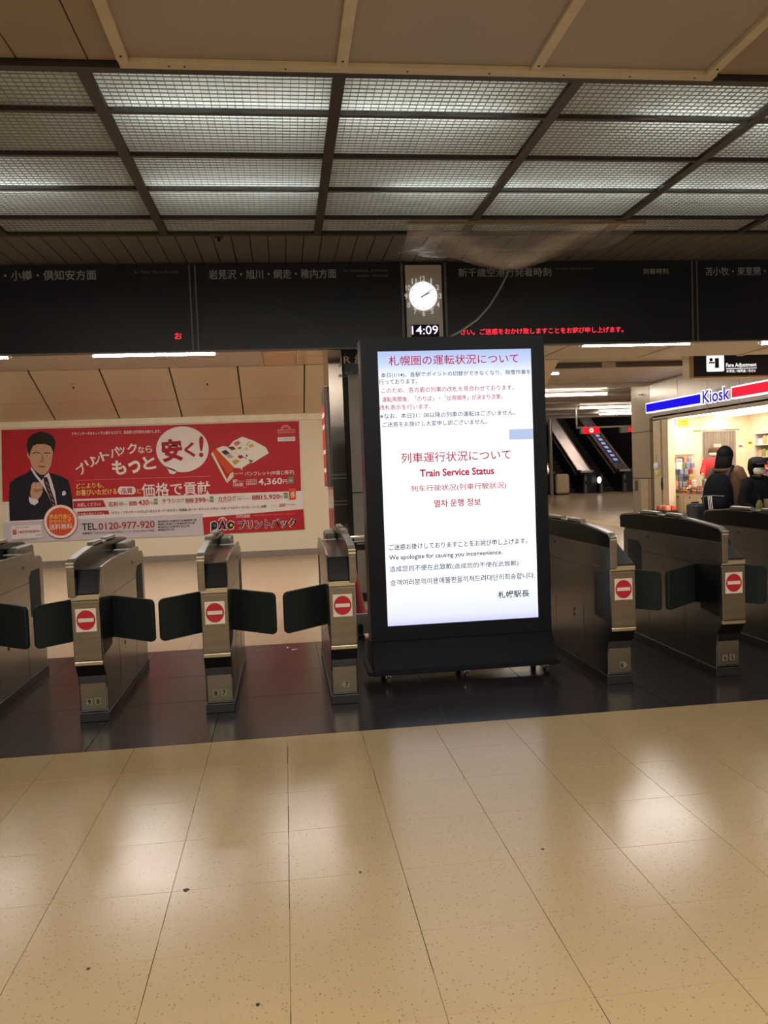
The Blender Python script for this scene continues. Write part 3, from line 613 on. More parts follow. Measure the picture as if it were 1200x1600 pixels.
def gate(mirror, cx, label, digits, flaps, arrow=False, sloped=False):
    s = -1 if mirror else 1
    t = thing('ticket_gate', label, 'ticket gate', (0, 0, 0), group='ticket gates in the row')
    def X(a, b): return (a, b) if s > 0 else (-b, -a)
    hw = .085
    body = [(.0, .06), (1.47, .06), (1.49, .30), (1.49, .90), (1.45, .935), (-.01, .935), (-.060, .79), (-.078, .775), (-.078, .39), (-.066, .365), (-.022, .295), (-.004, .22)]
    if sloped: body[5:8] = [(.22, .93), (-.058, .80), (-.075, .775)]
    MB().prism(body, -hw, hw, 'x').build('body', steel_side, t, bevel=.006)
    MB().box(-hw - .006, hw + .006, -.006, 1.485, 0, .06).build('base_plinth', plinth_m, t, bevel=.004)
    MB().box(-hw + .002, hw - .002, -.088, -.070, .402, .772).build('front_plate', steel, t, bevel=.004)
    for z0_, z1_, y_ in ((.776, .812, -.092), (.372, .400, -.087)): MB().box(-hw, hw, y_, -.05, z0_, z1_).build('trim_bar', M('bright_trim', (190, 178, 150), .25, 1.0), t, bevel=.005)
    MB().box(-hw + .008, hw - .008, -.010, .0, .075, .275).build('kick_plate', steel, t, bevel=.003)
    xa, xb = X(-.052, hw - .004)
    if sloped:
        MB().prism([(-.084, .814), (.24, .814), (.24, .945), (.205, .945), (-.074, .824)], xa, xb, 'x').build('reader_face', M('slate_lid', (30, 34, 40), .3), t, bevel=.004)
        MB().box(xa + .006, xb - .006, -.087, -.080, .812, .824).build('reader_slot', slot_m, t)
    else:
        MB().prism([(-.084, .814), (.06, .814), (.06, .962), (-.034, .958)], xa, xb, 'x').build('reader_face', black_gloss, t, bevel=.004)
    MB().prism([(.21, .93), (1.05, .93), (1.05, .96), (.35, .955), (.21, .945)] if sloped else [(-.030, .936), (1.05, .936), (1.05, .985), (.35, .980), (-.026, .962)], xa, xb - .014 * (1 if s > 0 else 0), 'x').build('deck_panel', M('smoked_deck', (32, 31, 33), .15), t)
    ra, rb = X(hw - .016, hw)
    MB().prism([(.22, .925), (1.30, .925), (1.30, .955), (.35, .955)] if sloped else [(-.02, .93), (1.30, .93), (1.30, .982), (.35, .986), (.02, .968)], ra, rb, 'x').build('deck_rim', steel_side, t, bevel=.003)
    fa, fb = X(-hw - .004, -.052)
    MB().prism(FIN, fa, fb, 'x').build('side_fin', black_gloss, t, bevel=.003)
    if sloped: MB().prism([(-.10, .79), (.34, .79), (.34, .932), (-.10, .932)], fa, fb, 'x').build('side_wall', steel_side, t, bevel=.003)
    rim = MB(); top = FIN[2:]; ra_, rb_ = X(-hw - .008, -.048)
    q = [(y, z - .004) for y, z in top] ; q2 = [(y, z + .008) for y, z in top][::-1]
    rim.prism(q2 + q, ra_, rb_, 'x'); rim.build('fin_rim', M('rim_grey', (150, 146, 134), .35, .6), t)
    MB().box(ra_, rb_, -.114, -.098, .80, 1.012).build('fin_edge', steel, t, bevel=.004)
    for z_ in (.985, 1.005): MB().box(ra_ - .001, rb_ + .001, -.118, -.112, z_, z_ + .008).build('fin_clip', chrome, t)
    for ya, yb in ((.43, .68), (.83, 1.12)):
        zt_ = 1.068; MB().prism([(ya - .03, zt_ - .01), (yb + .04, zt_ - .01), (yb, zt_ + .028), (ya + .01, zt_ + .028)], ra_, rb_, 'x').build('sensor_cover', M('rim_grey', (150, 146, 134)), t, bevel=.006)
    ha, hb = X(-.05, .035)
    MB().box(ha, hb, 1.08, 1.47, .936, 1.03).build('rear_hood', M('hood_grey', (104, 98, 86), .4, .3), t, bevel=.02)
    MB().box(X(-.04, .07)[0], X(-.04, .07)[1], .98, 1.045, .985, .988).build('deck_label', M('label_white', (190, 186, 178), .5), t)
    for sd in (-1, 1):
        e = sd * hw
        MB().prism([(-.05, .425), (.20, .445), (.20, .745), (-.05, .775)], min(e, e + sd * .0015), max(e, e + sd * .0015), 'x').build('flap_slot', slot_m, t)  # thin black plate; the slot's inner shade is put into its colour
        MB().prism([(1.14, .50), (1.40, .50), (1.40, .84), (1.20, .84), (1.14, .80)], min(e, e + sd * .0015), max(e, e + sd * .0015), 'x').build('flap_slot', pad_m, t)
        MB().box(min(e, e + sd * .001), max(e, e + sd * .001), .30, 1.12, .758, .762).build('panel_seam', slot_m, t)
        for y_ in (.42, 1.02): MB().box(min(e, e + sd * .001), max(e, e + sd * .001), y_ - .002, y_ + .002, .07, .46).build('panel_seam', slot_m, t)
        MB().box(min(e, e + sd * .002), max(e, e + sd * .002), 1.0, 1.035, .875, .895).build('sensor_eye', slot_m, t)
        for z_ in (.36, .40): MB().box(min(e, e + sd * .002), max(e, e + sd * .002), .60, .625, z_, z_ + .025).build('key_hole', slot_m, t)
        if sd in flaps: flap_mesh(sd, .285).build('flap', pad_m, t)
    sk = MB().box(-.061, .061, -.0895, -.088, .585, .727).build('no_entry_sticker', st_white, t)
    MB().flat(circle(0, .656, .056, .061, -.0905)).build('red_disc', st_red, sk)
    MB().box(-.046, .046, -.0916, -.0910, .645, .668).build('white_bar', st_white, sk)
    for d, x in digits:
        tg = M('tag_pale', (150, 138, 116), .4, .4)
        MB().prism(([(x - .018, .110), (x + .016, .110), (x + .016, .150), (x - .018, .150)] + ([(x - .034, .130)] if arrow and s < 0 else [])) if not (arrow and s > 0) else [(x - .016, .110), (x + .018, .110), (x + .034, .130), (x + .018, .150), (x - .016, .150)], -.0112, -.010, 'y').build('number_tag', tg, t)
        txt(d, x - .010, x + .010, .130, .032, -.0125, ink('tag_black', (14, 12, 11)), t, .03, name='numeral')
    t.location = (cx, GY0, 0)
    return t
two = lambda a, b: [(a, -.026), (b, .026)]
gate(False, -2.015, 'steel ticket gate cut off by the photo edge, under the printed man', two('0', '9'), (-1, 1))
gate(False, -1.238, 'steel ticket gate before the phone number of the red poster, tags 9 8', two('9', '8'), (-1, 1))
gate(False, -.465, 'steel ticket gate before the black logo of the red poster, tags 8 7', two('8', '7'), (-1, 1))
gate(True, .330, 'steel ticket gate numbered 7 only, beside the tall lit screen', [('7', .012)], (-1,), True)
gate(False, 2.190, 'steel ticket gate numbered 6 only, dark side towards the tall lit screen', [('6', .012)], (1,), True, True)
gate(False, 2.966, 'steel ticket gate before the shop crate and suitcase, tags 6 5', two('6', '5'), (-1, 1), False, True)
gate(False, 3.745, 'steel ticket gate at the photo edge, before the shop customers', two('5', '4'), (-1, 1), False, True)

# ------------------------------------------------------------------ INFORMATION SCREEN
DY = 5.60
dk = M('display_casing', (10, 13, 23), .36, noise=(3, .06), spec=.22)
ds = thing('information_display', 'tall black freestanding screen showing a white train service notice', 'display', (1.21, DY + .1, 0))
sx0, sx1, sz0, sz1 = .676, 1.770, .402, 2.320
MB().box(.557, 1.865, DY, DY + .20, .298, 2.415).build('casing', dk, ds, bevel=.006)
for a_ in ((.557, sx0, .298, 2.415), (sx1, 1.865, .298, 2.415), (sx0, sx1, .298, sz0), (sx0, sx1, sz1, 2.415)):
    MB().box(a_[0], a_[1], DY - .012, DY, a_[2], a_[3]).build('bezel', dk, ds)
sm_ = bpy.data.materials.new('lit_screen'); sm_.use_nodes = True; nt = sm_.node_tree; nt.nodes.clear()
o_ = nt.nodes.new('ShaderNodeOutputMaterial'); em = nt.nodes.new('ShaderNodeEmission'); em.inputs[1].default_value = 1.04
tc = nt.nodes.new('ShaderNodeNewGeometry'); sep = nt.nodes.new('ShaderNodeSeparateXYZ'); nt.links.new(tc.outputs['Position'], sep.inputs[0])
mr = nt.nodes.new('ShaderNodeMapRange'); mr.inputs[1].default_value = sz0; mr.inputs[2].default_value = sz1; nt.links.new(sep.outputs['Z'], mr.inputs[0])
rp = nt.nodes.new('ShaderNodeValToRGB'); rp.color_ramp.elements[0].color = (.60, .60, .88, 1); rp.color_ramp.elements[1].color = (.42, .52, .82, 1)
for p_, c_ in ((.03, (.76, .78, .95, 1)), (.12, (.90, .92, .99, 1)), (.5, (.95, .97, 1, 1)), (.90, (.92, .95, .99, 1)), (.955, (.56, .65, .90, 1))):
    e_ = rp.color_ramp.elements.new(p_); e_.color = c_
nt.links.new(mr.outputs[0], rp.inputs[0]); nt.links.new(rp.outputs[0], em.inputs[0]); nt.links.new(em.outputs[0], o_.inputs[0])
scr_o = MB().box(sx0, sx1, DY - .006, DY - .002, sz0, sz1).build('screen', sm_, ds)
s_red, s_blue, s_black = glow('screen_red', (196, 24, 66), .8), glow('screen_blue', (36, 40, 84), .7), glow('screen_black', (20, 20, 38), .6)
def st(body, xl, xr, yc, h, mat, bold=0.): 
    return tpx(body, xl, xr, yc, h, DY - .0075, mat, scr_o, bold, off=0)
st('札幌圏の運転状況について', 607, 810, 564, 15, s_red, .006)
st('本日(1/14)、各駅でポイントの切替ができなくなり、除雪作業を', 595, 829, 587, 8.8, s_blue, .005)
st('行っております。', 592, 652, 597, 8.3, s_blue, .005)
st('このため、各方面の列車の改札を見合わせております。', 596, 803, 610.5, 8.5, s_red, .006)
st('運転再開後、「のりば」・「出発順序」が決まり次第、', 597, 785, 624.5, 8.5, s_red, .006)
st('改札表示を行います。', 593, 673, 637, 8.2, s_red, .006)
st('※なお、本日21：00以降の列車の運転はございません。', 594, 805, 650.5, 8.5, s_blue, .005)
st('ご迷惑をお掛けし大変申し訳ございません。', 598, 761, 663.5, 8.3, s_blue, .005)
st('列車運行状況について', 627, 798, 716, 16, s_red, .006)
st('Train Service Status', 656, 772, 739.5, 12, s_red, .028)
st('列车行驶状况(列車行駛狀況)', 642, 791, 764.5, 11.5, s_red, .006)
st('열차 운행 정보', 678, 751, 787, 12, s_red, .015)
st('ご迷惑お掛けしておりますことをお詫び申し上げます。', 608, 824, 855.5, 9.5, s_black, .008)
st('We apologize for causing you inconvenience.', 608, 785, 872.5, 9.5, s_black, .012)
st('造成您的不便在此致歉', 609, 706, 889.5, 9.5, s_blue, .004); st('(造成您的不便在此致歉)', 707, 810, 885.5, 10, s_black, .003)
st('승객여러분의이용에불편을끼쳐드려대단히죄송합니다.', 610, 836, 911, 10, s_black, .006)
st('札幌駅長', 778, 827, 929.5, 11.5, s_black, .012)
hd = glow('screen_pale_blue', (186, 200, 232), .95)
a_, b_ = P(795, 671, DY), P(829, 686, DY); MB().flat([(a_.x, DY - .0068, a_.z), (a_.x, DY - .0068, b_.z), (sx1, DY - .0068, b_.z), (sx1, DY - .0068, a_.z)]).build('screen_band', hd, scr_o)
ap = MB().prism([(DY + .20, .298), (DY, .298), (DY - .11, .115), (DY - .11, .075), (DY + .30, .075), (DY + .30, .115)], .553, 1.869, 'x'); ap.build('plinth', dk, ds, bevel=.005)
MB().box(.52, 1.90, DY - .09, DY + .30, .075, .105).build('base_plate', dk, ds, bevel=.004)
for x in (.66, 1.22, 1.80):
    for y in (DY - .06, DY + .25):
        c_ = MB().cyl((x - .013, y, .033), (x + .013, y, .033), .033, n=16).build('caster', black_matte, ds)
        MB().box(x - .018, x + .018, y - .012, y + .016, .05, .078).build('caster_fork', chrome, c_)
for py in (590, 923): q = P(846.5, py, DY); MB().cyl((1.862, DY + .06, q.z), (1.872, DY + .06, q.z), .006, n=10).build('side_screw', chrome, ds)

# ------------------------------------------------------------------ PLASTIC DRIP SHEET AND HOSE
pl = bpy.data.materials.new('clear_plastic'); pl.use_nodes = True; nt = pl.node_tree; nt.nodes.clear()
o_ = nt.nodes.new('ShaderNodeOutputMaterial'); tp = nt.nodes.new('ShaderNodeBsdfTransparent'); tp.inputs[0].default_value = (.93, .92, .90, 1)
gs = nt.nodes.new('ShaderNodeBsdfGlossy'); gs.inputs['Roughness'].default_value = .12; df = nt.nodes.new('ShaderNodeBsdfDiffuse'); df.inputs[0].default_value = (.6, .57, .53, 1)
lw = nt.nodes.new('ShaderNodeLayerWeight'); lw.inputs[0].default_value = .12
mA = nt.nodes.new('ShaderNodeMixShader'); mA.inputs[0].default_value = .26; nt.links.new(tp.outputs[0], mA.inputs[1]); nt.links.new(df.outputs[0], mA.inputs[2])
mB = nt.nodes.new('ShaderNodeMixShader'); mB.inputs[0].default_value = .15; nt.links.new(mA.outputs[0], mB.inputs[1]); nt.links.new(gs.outputs[0], mB.inputs[2]); nt.links.new(mB.outputs[0], o_.inputs[0])
nz = nt.nodes.new('ShaderNodeTexNoise'); nz.inputs['Scale'].default_value = 14; nz.inputs['Detail'].default_value = 4; bpn = nt.nodes.new('ShaderNodeBump'); bpn.inputs['Strength'].default_value = .5; bpn.inputs['Distance'].default_value = .02
nt.links.new(nz.outputs['Fac'], bpn.inputs['Height']); nt.links.new(bpn.outputs[0], gs.inputs['Normal'])
sh = thing('drip_sheet', 'clear plastic sheet sagging below the ceiling to catch a leak', 'plastic sheet', (2.2, 7.6, 3.41))
NU, NV = 56, 18; vv = []; low = Vector((2.24, 7.62, 3.405))
for i in range(NU + 1):
    u = i / NU; x = 1.17 + (3.31 - 1.17) * u
    sag = .235 * math.exp(-((x - low.x) / .62) ** 2) + (.10 * (1 - u) ** .7) * (1 if u < .5 else max(0, 1 - (u - .5) * 3)) + .012
    for j in range(NV + 1):
        v = j / NV; y = 7.05 + .95 * v + .03 * math.sin(9 * u + 2) * v
        z = 3.635 + .02 * v - sag * math.sin(PI * v ** .85) + (.018 * math.sin(31 * u + 11 * v) * math.sin(PI * v) + .012 * math.sin(60 * u * (1 + .2 * v) + 23 * v)) * max(0, 1 - abs(u - .12) * 3.2)
        vv.append((x, y, z))
MB().add(vv, [(i * (NV + 1) + j, (i + 1) * (NV + 1) + j, (i + 1) * (NV + 1) + j + 1, i * (NV + 1) + j + 1) for i in range(NU) for j in range(NV)]).build('sheet', pl, sh, smooth=True)
MB().box(1.16, 3.33, 7.035, 7.06, 3.628, 3.65).build('wooden_lath', M('lath_wood', (150, 126, 92), .6), sh)
MB().ball(low, .03, .03, .02).build('drain_fitting', M('clear_fitting', (170, 168, 164), .3), sh)
hs = [low] + [Vector((P(px, py, Y_).x, Y_, P(px, py, Y_).z)) for px, py, Y_ in ((792, 430, 7.55), (781, 452, 7.4), (765, 478, 7.2), (745, 500, 6.95), (722, 516, 6.7), (700, 528, 6.45))] + [Vector((1.35, 6.2, 2.3)), Vector((1.3, 6.1, 1.4)), Vector((1.3, 6.12, .5)), Vector((1.3, 6.12, .012))]
tag(MB().tube(hs, .009, 8).build('drain_hose', M('clear_hose', (150, 148, 146), .25), smooth=True), 'thin clear hose running down from the plastic sheet behind the screen', 'hose')

# ------------------------------------------------------------------ COLUMN, CONE AND RAIL BEHIND GATE 7
CYY = 9.2
col = struct('wall_column', MB().box(.545, .70, CYY, CYY + 1.1, 0, 3.28), M('column_steel', (170, 158, 146), .16, 1.0, noise=(2, .06)))
MB().box(.70, .765, CYY + .02, CYY + 1.1, 0, 3.28).build('column_joint', black_matte, col)
gp = M('grey_wall_panel', (165, 160, 150), .5)
MB().box(.765, 1.60, CYY + .01, CYY + .1, 1.262, 2.60).build('column_panel', gp, col)
MB().box(.765, 1.60, CYY + .01, CYY + .1, .10, 1.248).build('column_panel', gp, col)
MB().box(.765, 1.60, CYY + .03, CYY + 1.1, 0, 3.28).build('column_core', M('column_core', (40, 38, 40), .6), col)
for z in (1.46, 1.42, 1.16, 1.12): MB().box(.542, .703, CYY - .004, CYY, z, z + .014).build('column_band', M('band_steel', (210, 200, 188), .2, 1.0), col)
js = thing('line_sign', 'dark sign with pale JR lettering on the steel column', 'sign', (1.1, CYY, 2.6))
MB().box(.725, 1.6, CYY - .05, CYY + .01, 2.60, 3.0).build('sign_box', board_m, js)
jl = M('ink_bronze_letters', (196, 164, 136), .5, emit=.05)  # slight glow added so these letters come out less dim
tpx('JR 線', 529, 573, 563, 17, CYY - .05, jl, js, .004); tpx('※改札内', 529, 566, 586, 9, CYY - .05, M('ink_line_grey', (128, 128, 126), .5), js)
pf = thing('framed_poster', 'narrow framed red poster hung on the flank of the steel column', 'poster', (.53, 9.8, 1.35))
MB().box(.500, .545, CYY + .25, CYY + 1.02, 1.33, 2.50).build('frame', M('frame_steel', (120, 112, 102), .35, .8), pf, bevel=.004)
MB().box(.497, .500, CYY + .31, CYY + .96, 1.39, 2.30).build('print', ink('flank_red', (176, 60, 62)), pf)
for z in (1.5, 1.72, 2.02, 2.16): MB().box(.4955, .497, CYY + .36, CYY + .90, z, z + .05).build('print_line', WHT, pf)
cone = thing('traffic_cone', 'red traffic cone behind the gate numbered 7', 'traffic cone', (.63, 8.3, 0))
cm_ = M('cone_red', (150, 30, 44), .45)
MB().box(.44, .82, 8.11, 8.49, 0, .03).build('base', cm_, cone, bevel=.012)
MB().cyl((.63, 8.3, .03), (.63, 8.3, .72), .155, .025, n=28).build('body', cm_, cone, smooth=False)
rail = thing('chrome_rail', 'short chrome barrier rail beside the steel column', 'rail', (.9, 8.55, 0))
MB().cyl((.67, 8.55, .80), (1.6, 8.55, .80), .013, n=14).build('rail_tube', chrome, rail, smooth=True); MB().cyl((.69, 8.55, .745), (1.6, 8.55, .745), .011, n=14).build('rail_tube', steel, rail, smooth=True)
MB().cyl((.715, 8.55, 0), (.715, 8.55, .74), .02, n=14).build('post', black_matte, rail, smooth=True); MB().cyl((1.5, 8.55, 0), (1.5, 8.55, .80), .02, n=14).build('post', black_matte, rail, smooth=True)
MB().box(.71, 1.58, 8.53, 8.57, .66, .72).build('lower_bar', black_matte, rail)
wb = thing('low_board', 'low white board standing on the dark strip beside the lit screen', 'board', (.85, 7.2, 0))
MB().box(.58, 1.3, 7.19, 7.22, .035, .215).build('panel', M('board_white', (176, 168, 160), .5), wb, bevel=.003)
for x in (.62, 1.2): MB().box(x - .03, x + .03, 7.12, 7.30, 0, .035).build('foot', black_matte, wb); MB().prism(rrect(x - .024, x + .024, .035, .125, .022), 7.175, 7.19, 'y').build('foot_bracket', black_matte, wb)
for i, (px, py) in enumerate(((460, 1011), (449, 1006))):
    q = P(px, py, 6.9); r_ = [(-.028, -.006), (.03, .0), (.026, .012), (-.03, .008)] if i == 0 else [(-.012, -.008), (.012, -.004), (.008, .01), (-.01, .006)]
    tag(MB().prism([(q.x + a * .9, 6.86 + .1 * i + b * 2) for a, b in r_], .001, .004, 'z').build('paper_scrap', WHT), ('long' if i == 0 else 'tiny') + ' torn white paper scrap on the dark floor behind the gates', 'paper scrap')

# ------------------------------------------------------------------ FAR HALL ON THE RIGHT
hall_m = M('hall_ceiling', (172, 163, 152), .5, noise=(1, .04))
hall = struct('ceiling_hall', MB().box(2.6, 22, 13.4, 36, H + .004, H + .12), M('hall_joint', (60, 52, 44), .7))
hm = None
for i in range(9):
    for j in range(13):
        y0 = 13.45 + j * 1.72
        if j in (2,) : pass
        xa = 4.2 + i * 1.8
        if xa / (y0 + 1.7) > .72 or (xa + 1.8) / y0 < .28: continue
        if hm is None: o = MB().box(.01, 1.79, .01, 1.71, 0, .02).build('ceiling_panel', hall_m, hall); hm = o.data
        else: o = MB().build('ceiling_panel', hall_m, hall, data=hm)
        o.location = (xa, y0, H - .016)
for y in (21.5, 24.6, 27.3, 30.5, 33.4): MB().box(3.0, 22, y, y + .35, H - .10, H - .017).build('ceiling_beam', hall_m, hall, bevel=.01)
vent = M('vent_dark', (74, 68, 62), .6)
bmv = MB().box(2.9, 22, 16.92, 17.5, H - .15, H - .017).build('vent_beam', hall_m, hall)
for xa, xb in ((2.95, 6.93), (7.25, 11.2)):
    MB().box(xa, xb, 16.905, 16.92, H - .132, H - .035).build('vent_slot', vent, bmv)
    MB().box(xa, xb, 16.895, 16.92, H - .088, H - .080).build('vent_slat', M('vent_slat', (120, 112, 102), .5), bmv)
tube_h = glow('lit_tube_hall', (255, 240, 222), TUBE_HALL)
for x0_, x1_, y_, nm in ((4.0, 6.27, 17.75, 'fluorescent tube by the ceiling vent, mostly hidden by the lit screen'), (6.2, 9.75, 23.4, 'long fluorescent tube on the hall ceiling, nearest of the thin row'),
                         (11.0, 13.6, 29.1, 'fluorescent tube on the hall ceiling just above the escalator opening header'), (13.4, 16.4, 33.2, 'brightest short fluorescent tube at the escalator opening header')):
    tube_light(x0_, x1_, y_, H - .15, nm, tube_h, 'tubes on the hall ceiling', 8, .022)
struct('trim_2', MB().box(-2, 22, 36, 36.2, H - .1, 9), M('header_beige', (150, 136, 116), .5))
# wall with the shop: plane X = 10.2, panels above the sign
KX = 10.2
struct('wall_right', MB().box(KX, 15.5, 21.6, 22.78, 0, H), M('shop_wall', (172, 158, 134), .4, noise=(1, .03)))
pw = M('shop_wall_panel', (162, 150, 132), .3, .2)
kw = struct('wall_right_upper', MB().box(KX + .02, KX + .16, 12.0, 21.6, 2.66, H), seam)
ys = [21.58, 19.966, 18.495, 17.087, 15.65, 14.2, 12.7]
for k in range(6): MB().box(KX, KX + .03, ys[k + 1] + .012, ys[k] - .012, 2.66, H).build('wall_panel', pw, kw)
wr = bpy.data.objects['wall_right']
for z in (2.30, .98): MB().box(KX - .004, KX + .004, 21.62, 22.78, z, z + .02).build('wall_joint', seam, wr); MB().box(KX, KX + .8, 21.596, 21.604, z, z + .02).build('wall_joint', seam, wr)
MB().box(KX - .02, KX, 21.75, 22.2, .05, .96).build('service_door', M('service_door', (206, 188, 152), .4), wr); MB().box(KX - .02, KX, 22.45, 22.6, .62, .92).build('service_plate', M('service_plate', (96, 74, 62), .4), wr)
q = (KX - .03, 22.0, 3.36); sp2 = thing('wall_camera', 'small pale fitting on the wall corner above the shop sign', 'wall fitting', q)
MB().cyl(q, (KX, 22.0, 3.36), .03, n=10).build('fitting_body', cream, sp2); MB().cyl((KX - .12, 22.0, 3.36), q, .012, n=8).build('fitting_arm', cream, sp2)

# fare adjustment sign
fs = thing('fare_sign', 'hanging black sign reading Fare Adjustment in white', 'sign', (8.9, 15, 3.08))
fz0 = P(1083, 589, 15).z; fx0 = P(1083, 575, 15).x
MB().box(fx0, fx0 + 2.6, 15, 15.22, fz0, 3.58).build('sign_box', M('sign_black', (24, 22, 24), .35), fs)
MB().box(fx0 - .09, fx0, 14.98, 15.24, fz0 - .02, 3.6).build('end_cap', M('sign_end', (170, 152, 112), .4, .3), fs); MB().box(fx0, fx0 + 2.6, 14.98, 15.24, fz0 - .03, fz0).build('bottom_rail', M('sign_end', (170, 152, 112)), fs)
for x in (fx0 + .2, fx0 + 2.4): MB().cyl((x, 15.1, 3.58), (x, 15.1, H), .02, n=8).build('hanger', steel, fs)
sw = glow('sign_white', (255, 252, 246), 1.0)
MB().prism(rrect(P(1104, 575, 15).x, P(1131, 575, 15).x, P(1104, 581, 15).z, P(1104, 581, 15).z + .32, .03), 14.988, 15.0, 'y').build('pictogram', sw, fs)
sk = M('sign_black', (24, 22, 24))
pxx = P(1104, 581, 15); MB().box(pxx.x + .17, pxx.x + .25, 14.984, 14.988, pxx.z + .07, pxx.z + .26).build('pictogram_machine', sk, fs); MB().flat(circle(pxx.x + .09, pxx.z + .23, .035, .035, 14.985, 16)).build('pictogram_head', sk, fs); MB().flat([(pxx.x + .04, 14.985, pxx.z + .16), (pxx.x + .16, 14.985, pxx.z + .16), (pxx.x + .16, 14.985, pxx.z + .19), (pxx.x + .04, 14.985, pxx.z + .19)]).build('pictogram_arm', sk, fs)
tpx('Fare Adjustment', 1134.5, 1182, 571.5, 8.5, 15, sw, fs, .02, off=.006); tpx('补票处 / 補票處 / 정산소', 1135, 1181, 580, 5, 15, sw, fs, .012, off=.006)
a_, b_ = P(1134.5, 576, 15), P(1182, 575, 15); MB().box(a_.x, b_.x, 14.992, 15, a_.z - .006, a_.z + .006).build('sign_rule', sw, fs)

# ------------------------------------------------------------------ KIOSK
KXF = Matrix(((0, 1, 0, KX), (-1, 0, 0, 21.6), (0, 0, 1, 0), (0, 0, 0, 1)))      # local x runs towards the viewer, local y into the shop
kio = thing('kiosk', 'brightly lit small shop with open front and cream posts', 'shop', (KX, 18, 0))
kc = M('kiosk_cream', (236, 222, 190), .45)
def kb(x0, x1, y0, y1, z0, z1, name, mat, parent=kio, **k): return MB().box(x0, x1, y0, y1, z0, z1).build(name, mat, parent, xf=KXF, **k)
kb(.2, .62, 0, .12, 0, 2.62, 'post', kc, bevel=.01); kb(.62, .72, .06, .12, 0, 2.62, 'post_gap', M('gap_dark', (70, 58, 46), .5)); kb(.72, 1.06, 0, .2, 0, 2.62, 'post', kc, bevel=.01)
kb(.5, .6, .2, 2.6, 0, 2.66, 'side_wall', M('kiosk_inner', (244, 232, 204), .5)); kb(.5, 8.6, 2.6, 2.7, 0, 2.66, 'rear_wall', M('kiosk_inner', (244, 232, 204)))
kb(.2, 8.6, 0, 2.7, 2.66, 2.70, 'shop_ceiling', kc); kb(.2, 8.6, 0, .1, 2.58, 2.66, 'header', M('kiosk_header', (190, 172, 142), .4))
kl = glow('kiosk_lamp', (255, 245, 230), 10.5)
kb(.8, 8.5, .18, .62, 2.60, 2.64, 'ceiling_lamp', kl); kb(.8, 8.5, 1.5, 1.9, 2.60, 2.64, 'ceiling_lamp', kl)
kb(8.5, 8.6, 0, 2.7, 0, 2.7, 'side_wall', kc)
ksn = thing('kiosk_sign', 'lit shop sign reading Kiosk between a blue and a red bar', 'sign', (KX - .08, 18, 2.8))
sgn_w, sgn_b, sgn_r = glow('kiosk_white', (255, 250, 255), 1.15), glow('kiosk_blue', (34, 20, 224), 1.0), glow('kiosk_red', (236, 40, 60), 1.0)
kb(.03, 3.06, -.12, 0, 2.80, 3.085, 'bar_box', sgn_w, ksn); kb(.07, 3.02, -.126, -.12, 2.835, 3.05, 'blue_face', sgn_b, ksn)
kb(4.36, 8.5, -.12, 0, 2.80, 3.085, 'bar_box', sgn_w, ksn); kb(4.41, 8.46, -.126, -.12, 2.835, 3.05, 'red_face', sgn_r, ksn)
kb(3.06, 4.36, -.06, 0, 2.82, 3.06, 'letter_backing', M('kiosk_backing', (188, 170, 140), .4), ksn)
kfx = KXF
for bold, m_, y_, g_ in ((.085, sgn_w, -.10, .03), (.02, glow('kiosk_letter', (62, 56, 176), .9), -.11, 0)):
    txt('Kiosk', 3.10 - g_, 4.30 + g_, 2.96, .30 + g_ * 2, y_, m_, ksn, bold, xf=kfx)
# counter, shelves and goods
cnt = thing('kiosk_counter', 'cream low counter cabinet with three locks under the snack trays', 'counter', (10.7, 20, 0))
kb(.75, 4.6, .30, .85, .06, .56, 'cabinet', kc, cnt, bevel=.008); kb(.72, 4.62, .27, .88, .56, .585, 'worktop', M('counter_top', (214, 196, 164), .4), cnt); kb(.78, 4.6, .33, .84, 0, .06, 'toe_kick', black_matte, cnt)
for x in (.98, 1.62, 2.22): kb(x - .03, x + .03, .292, .30, .46, .50, 'lock', black_matte, cnt)
for x in (1.3, 1.95, 2.6): kb(x - .004, x + .004, .298, .302, .08, .55, 'door_gap', seam, cnt)
random.seed(3)
pal = [(206, 84, 60), (236, 226, 214), (88, 110, 150), (226, 190, 90), (120, 140, 80), (190, 60, 70), (150, 160, 190), (232, 150, 120), (70, 64, 80)]
gm = [M('goods_%d' % i, c, .4) for i, c in enumerate(pal)]
shm0 = M('shelf_white', (206, 200, 190), .4)
def good(name, mb, mat, label, cat, group, xf=None, bevel=.006):
    o = mb.build(name, mat, None, xf=xf, bevel=bevel); return tag(o, label, cat, group)
def carton(x, y, z, w_, d_, h_, m_, label, group, name='packet', cat='packet'):
    mb = MB(); e = .004
    mb.box(x - w_ / 2, x + w_ / 2, y - d_ / 2, y + d_ / 2, z, z + h_ * .82); mb2 = mb
    mb.prism([(y - d_ / 2, z + h_ * .82), (y + d_ / 2, z + h_ * .82), (y + e, z + h_), (y - e, z + h_)], x - w_ / 2 + e, x + w_ / 2 - e, 'x')
    return good(name, mb, m_, label, cat, group, bevel=0)
